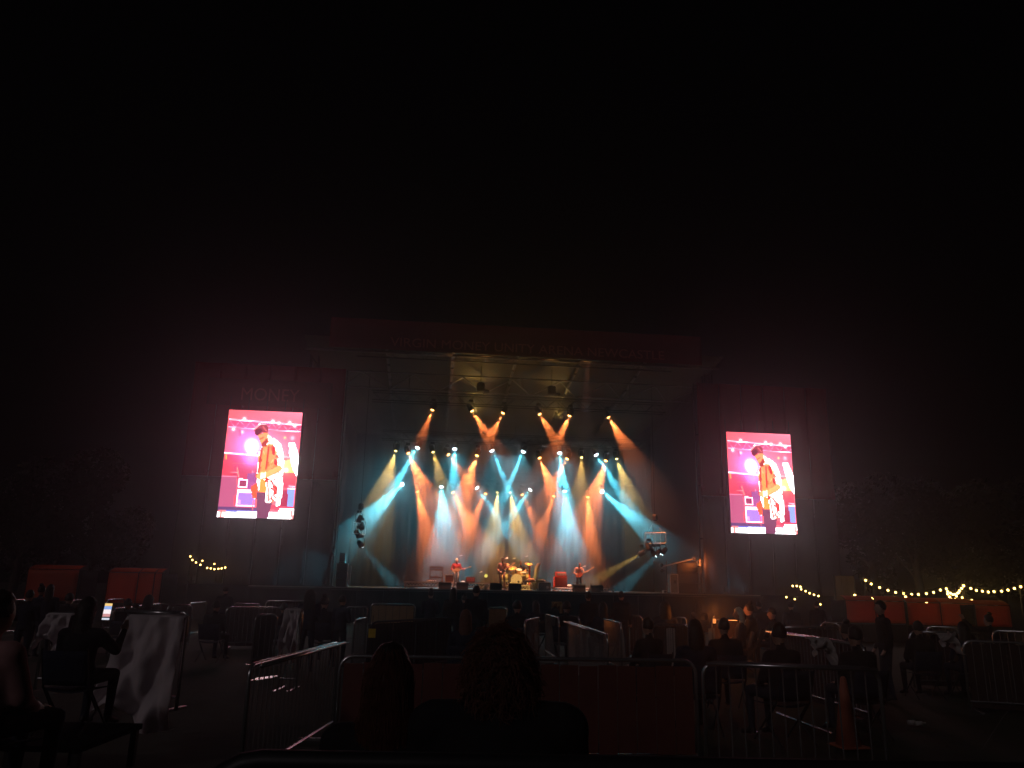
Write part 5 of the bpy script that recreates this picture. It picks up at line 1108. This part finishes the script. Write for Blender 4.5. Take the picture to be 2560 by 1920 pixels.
# ------------------------------------------------------------------ trees at the field edge
def tree(label, x, y, h, rad, seed, nl):
    rnd = random.Random(seed); t = thing('tree', label, 'tree', (x, y, 0)); b = MB(); pts = [(0, 0, 0), (.1, .05, h * .25), (.0, .1, h * .5), (.1, 0, h * .8)]; b.tube(pts, [.28, .22, .16, .06], 8)
    lob = []
    for i in range(9):
        a = rnd.uniform(0, 6.28); z = rnd.uniform(.35, .95) * h; rr = rad * (1.0 if z < h * .7 else .6) * rnd.uniform(.3, .8); c = Vector((rr * math.cos(a), rr * math.sin(a), z)); lob.append((c, rad * rnd.uniform(.35, .6))); b.tube([(0, .05, z * .6), tuple(c * .6 + Vector((0, 0, z * .3))), tuple(c)], [.09, .06, .02], 5)
    b.build('trunk', M['bark'], t, True); b = MB()
    for i in range(nl):
        c, r_ = lob[rnd.randrange(len(lob))]; d = Vector((rnd.gauss(0, 1), rnd.gauss(0, 1), rnd.gauss(0, .8))).normalized() * r_ * rnd.uniform(.4, 1.05) ** .6; p = c + d
        u = Vector((rnd.gauss(0, 1), rnd.gauss(0, 1), rnd.gauss(0, 1))).normalized(); w_ = u.orthogonal().normalized(); s_ = rnd.uniform(.10, .2)
        b.add([p - u * s_, p + w_ * s_ * .5, p + u * s_, p - w_ * s_ * .5], [(0, 1, 2, 3)])
    b.build('crown', M['leaf'], t)
for i, (px, Y, h, r_, lb) in enumerate(((2180, 42, 7.5, 2.6, 'dark leafy tree behind the kiosk at right'), (2290, 39, 7.0, 2.6, 'dark leafy tree behind the sagging bulbs at right'), (2390, 38, 6.6, 2.5, 'dark leafy tree behind the bright knot of bulbs'), (2490, 39, 7.4, 2.7, 'dark leafy tree behind the rightmost bulbs'), (2600, 38, 7, 2.6, 'dark leafy tree at the right picture edge'), (40, 42, 8, 2.8, 'dark leafy tree behind the leftmost red container'), (230, 44, 8, 2.8, 'dark leafy tree between the two red containers at left'))):
    p = onY(px, 1400, Y); tree(lb, p.x, Y, h, r_, 11 + i, 5000)

# ------------------------------------------------------------------ smoke over the stage and night haze
def volume_box(name, c, d, rot, build):
    b = MB(); b.box((0, 0, 0), d); m = bpy.data.materials.new(name); m.use_nodes = True; n = m.node_tree.nodes; n.clear()
    o = n.new('ShaderNodeOutputMaterial'); p = n.new('ShaderNodeVolumePrincipled'); m.node_tree.links.new(p.outputs[0], o.inputs['Volume'])
    p.inputs['Color'].default_value = (0.93, 0.95, 0.97, 1); build(m, n, m.node_tree.links, p)
    ob = b.build(name, m, kind='stuff'); ob.location = c; ob.rotation_euler = (0, 0, rot); return ob
def smoke(m, n, l, p):
    p.inputs['Anisotropy'].default_value = 0.1
    tc = n.new('ShaderNodeTexCoord'); sep = n.new('ShaderNodeSeparateXYZ'); l.new(tc.outputs['Generated'], sep.inputs[0])
    def ramp(sock, pts):
        r = n.new('ShaderNodeFloatCurve'); c = r.mapping.curves[0]
        while len(c.points) > 2: c.points.remove(c.points[1])
        c.points[0].location = pts[0]; c.points[1].location = pts[-1]
        for q in pts[1:-1]: c.points.new(*q)
        for q in c.points: q.handle_type = 'VECTOR'
        r.mapping.update(); l.new(sock, r.inputs['Value']); return r.outputs[0]
    def math_(op, a, b):
        k = n.new('ShaderNodeMath'); k.operation = op
        for i, s_ in enumerate((a, b)):
            if isinstance(s_, (int, float)): k.inputs[i].default_value = s_
            else: l.new(s_, k.inputs[i])
        return k.outputs[0]
    fx = ramp(sep.outputs[0], [(0, 0), (.10, .55), (.25, 1), (.75, 1), (.90, .55), (1, 0)])
    fback = ramp(sep.outputs[1], [(0, 0), (.18, .12), (.34, 1), (.9, 1), (1, 0)])
    ffront = ramp(sep.outputs[1], [(0, 0), (.04, 1), (.2, 1), (.34, 0), (1, 0)])
    high = ramp(sep.outputs[2], [(0, 0), (.74, .04), (.88, 1), (1, 1)])
    fy = math_('ADD', fback, math_('MULTIPLY', ffront, high))
    fz = ramp(sep.outputs[2], [(0, .05), (.12, .12), (.32, .45), (.5, 1), (.88, 1), (.94, .7), (1, 0)])
    nz = n.new('ShaderNodeTexNoise'); nz.inputs['Scale'].default_value = 0.42; nz.inputs['Detail'].default_value = 4; nz.inputs['Roughness'].default_value = .55; nz.inputs['Distortion'].default_value = .6
    l.new(tc.outputs['Object'], nz.inputs['Vector'])
    r = n.new('ShaderNodeMapRange'); r.inputs['From Min'].default_value = .34; r.inputs['From Max'].default_value = .66; r.inputs['To Min'].default_value = .5; r.inputs['To Max'].default_value = 1.65
    l.new(nz.outputs['Fac'], r.inputs['Value'])
    d = math_('MULTIPLY', math_('MULTIPLY', fx, fy), math_('MULTIPLY', fz, r.outputs[0]))
    l.new(math_('MULTIPLY', d, SMOKE_DENSITY), p.inputs['Density'])
volume_box('stage_smoke', S(0, 7.85, FLOOR + .02 + 5.2), (20.6, 12.1, 10.4), YAW, smoke)
def haze(m, n, l, p):
    p.inputs['Density'].default_value = HAZE_DENSITY; p.inputs['Anisotropy'].default_value = HAZE_G
volume_box('haze', (0, 60, 12.0), (200, 150, 27.0), 0, haze)
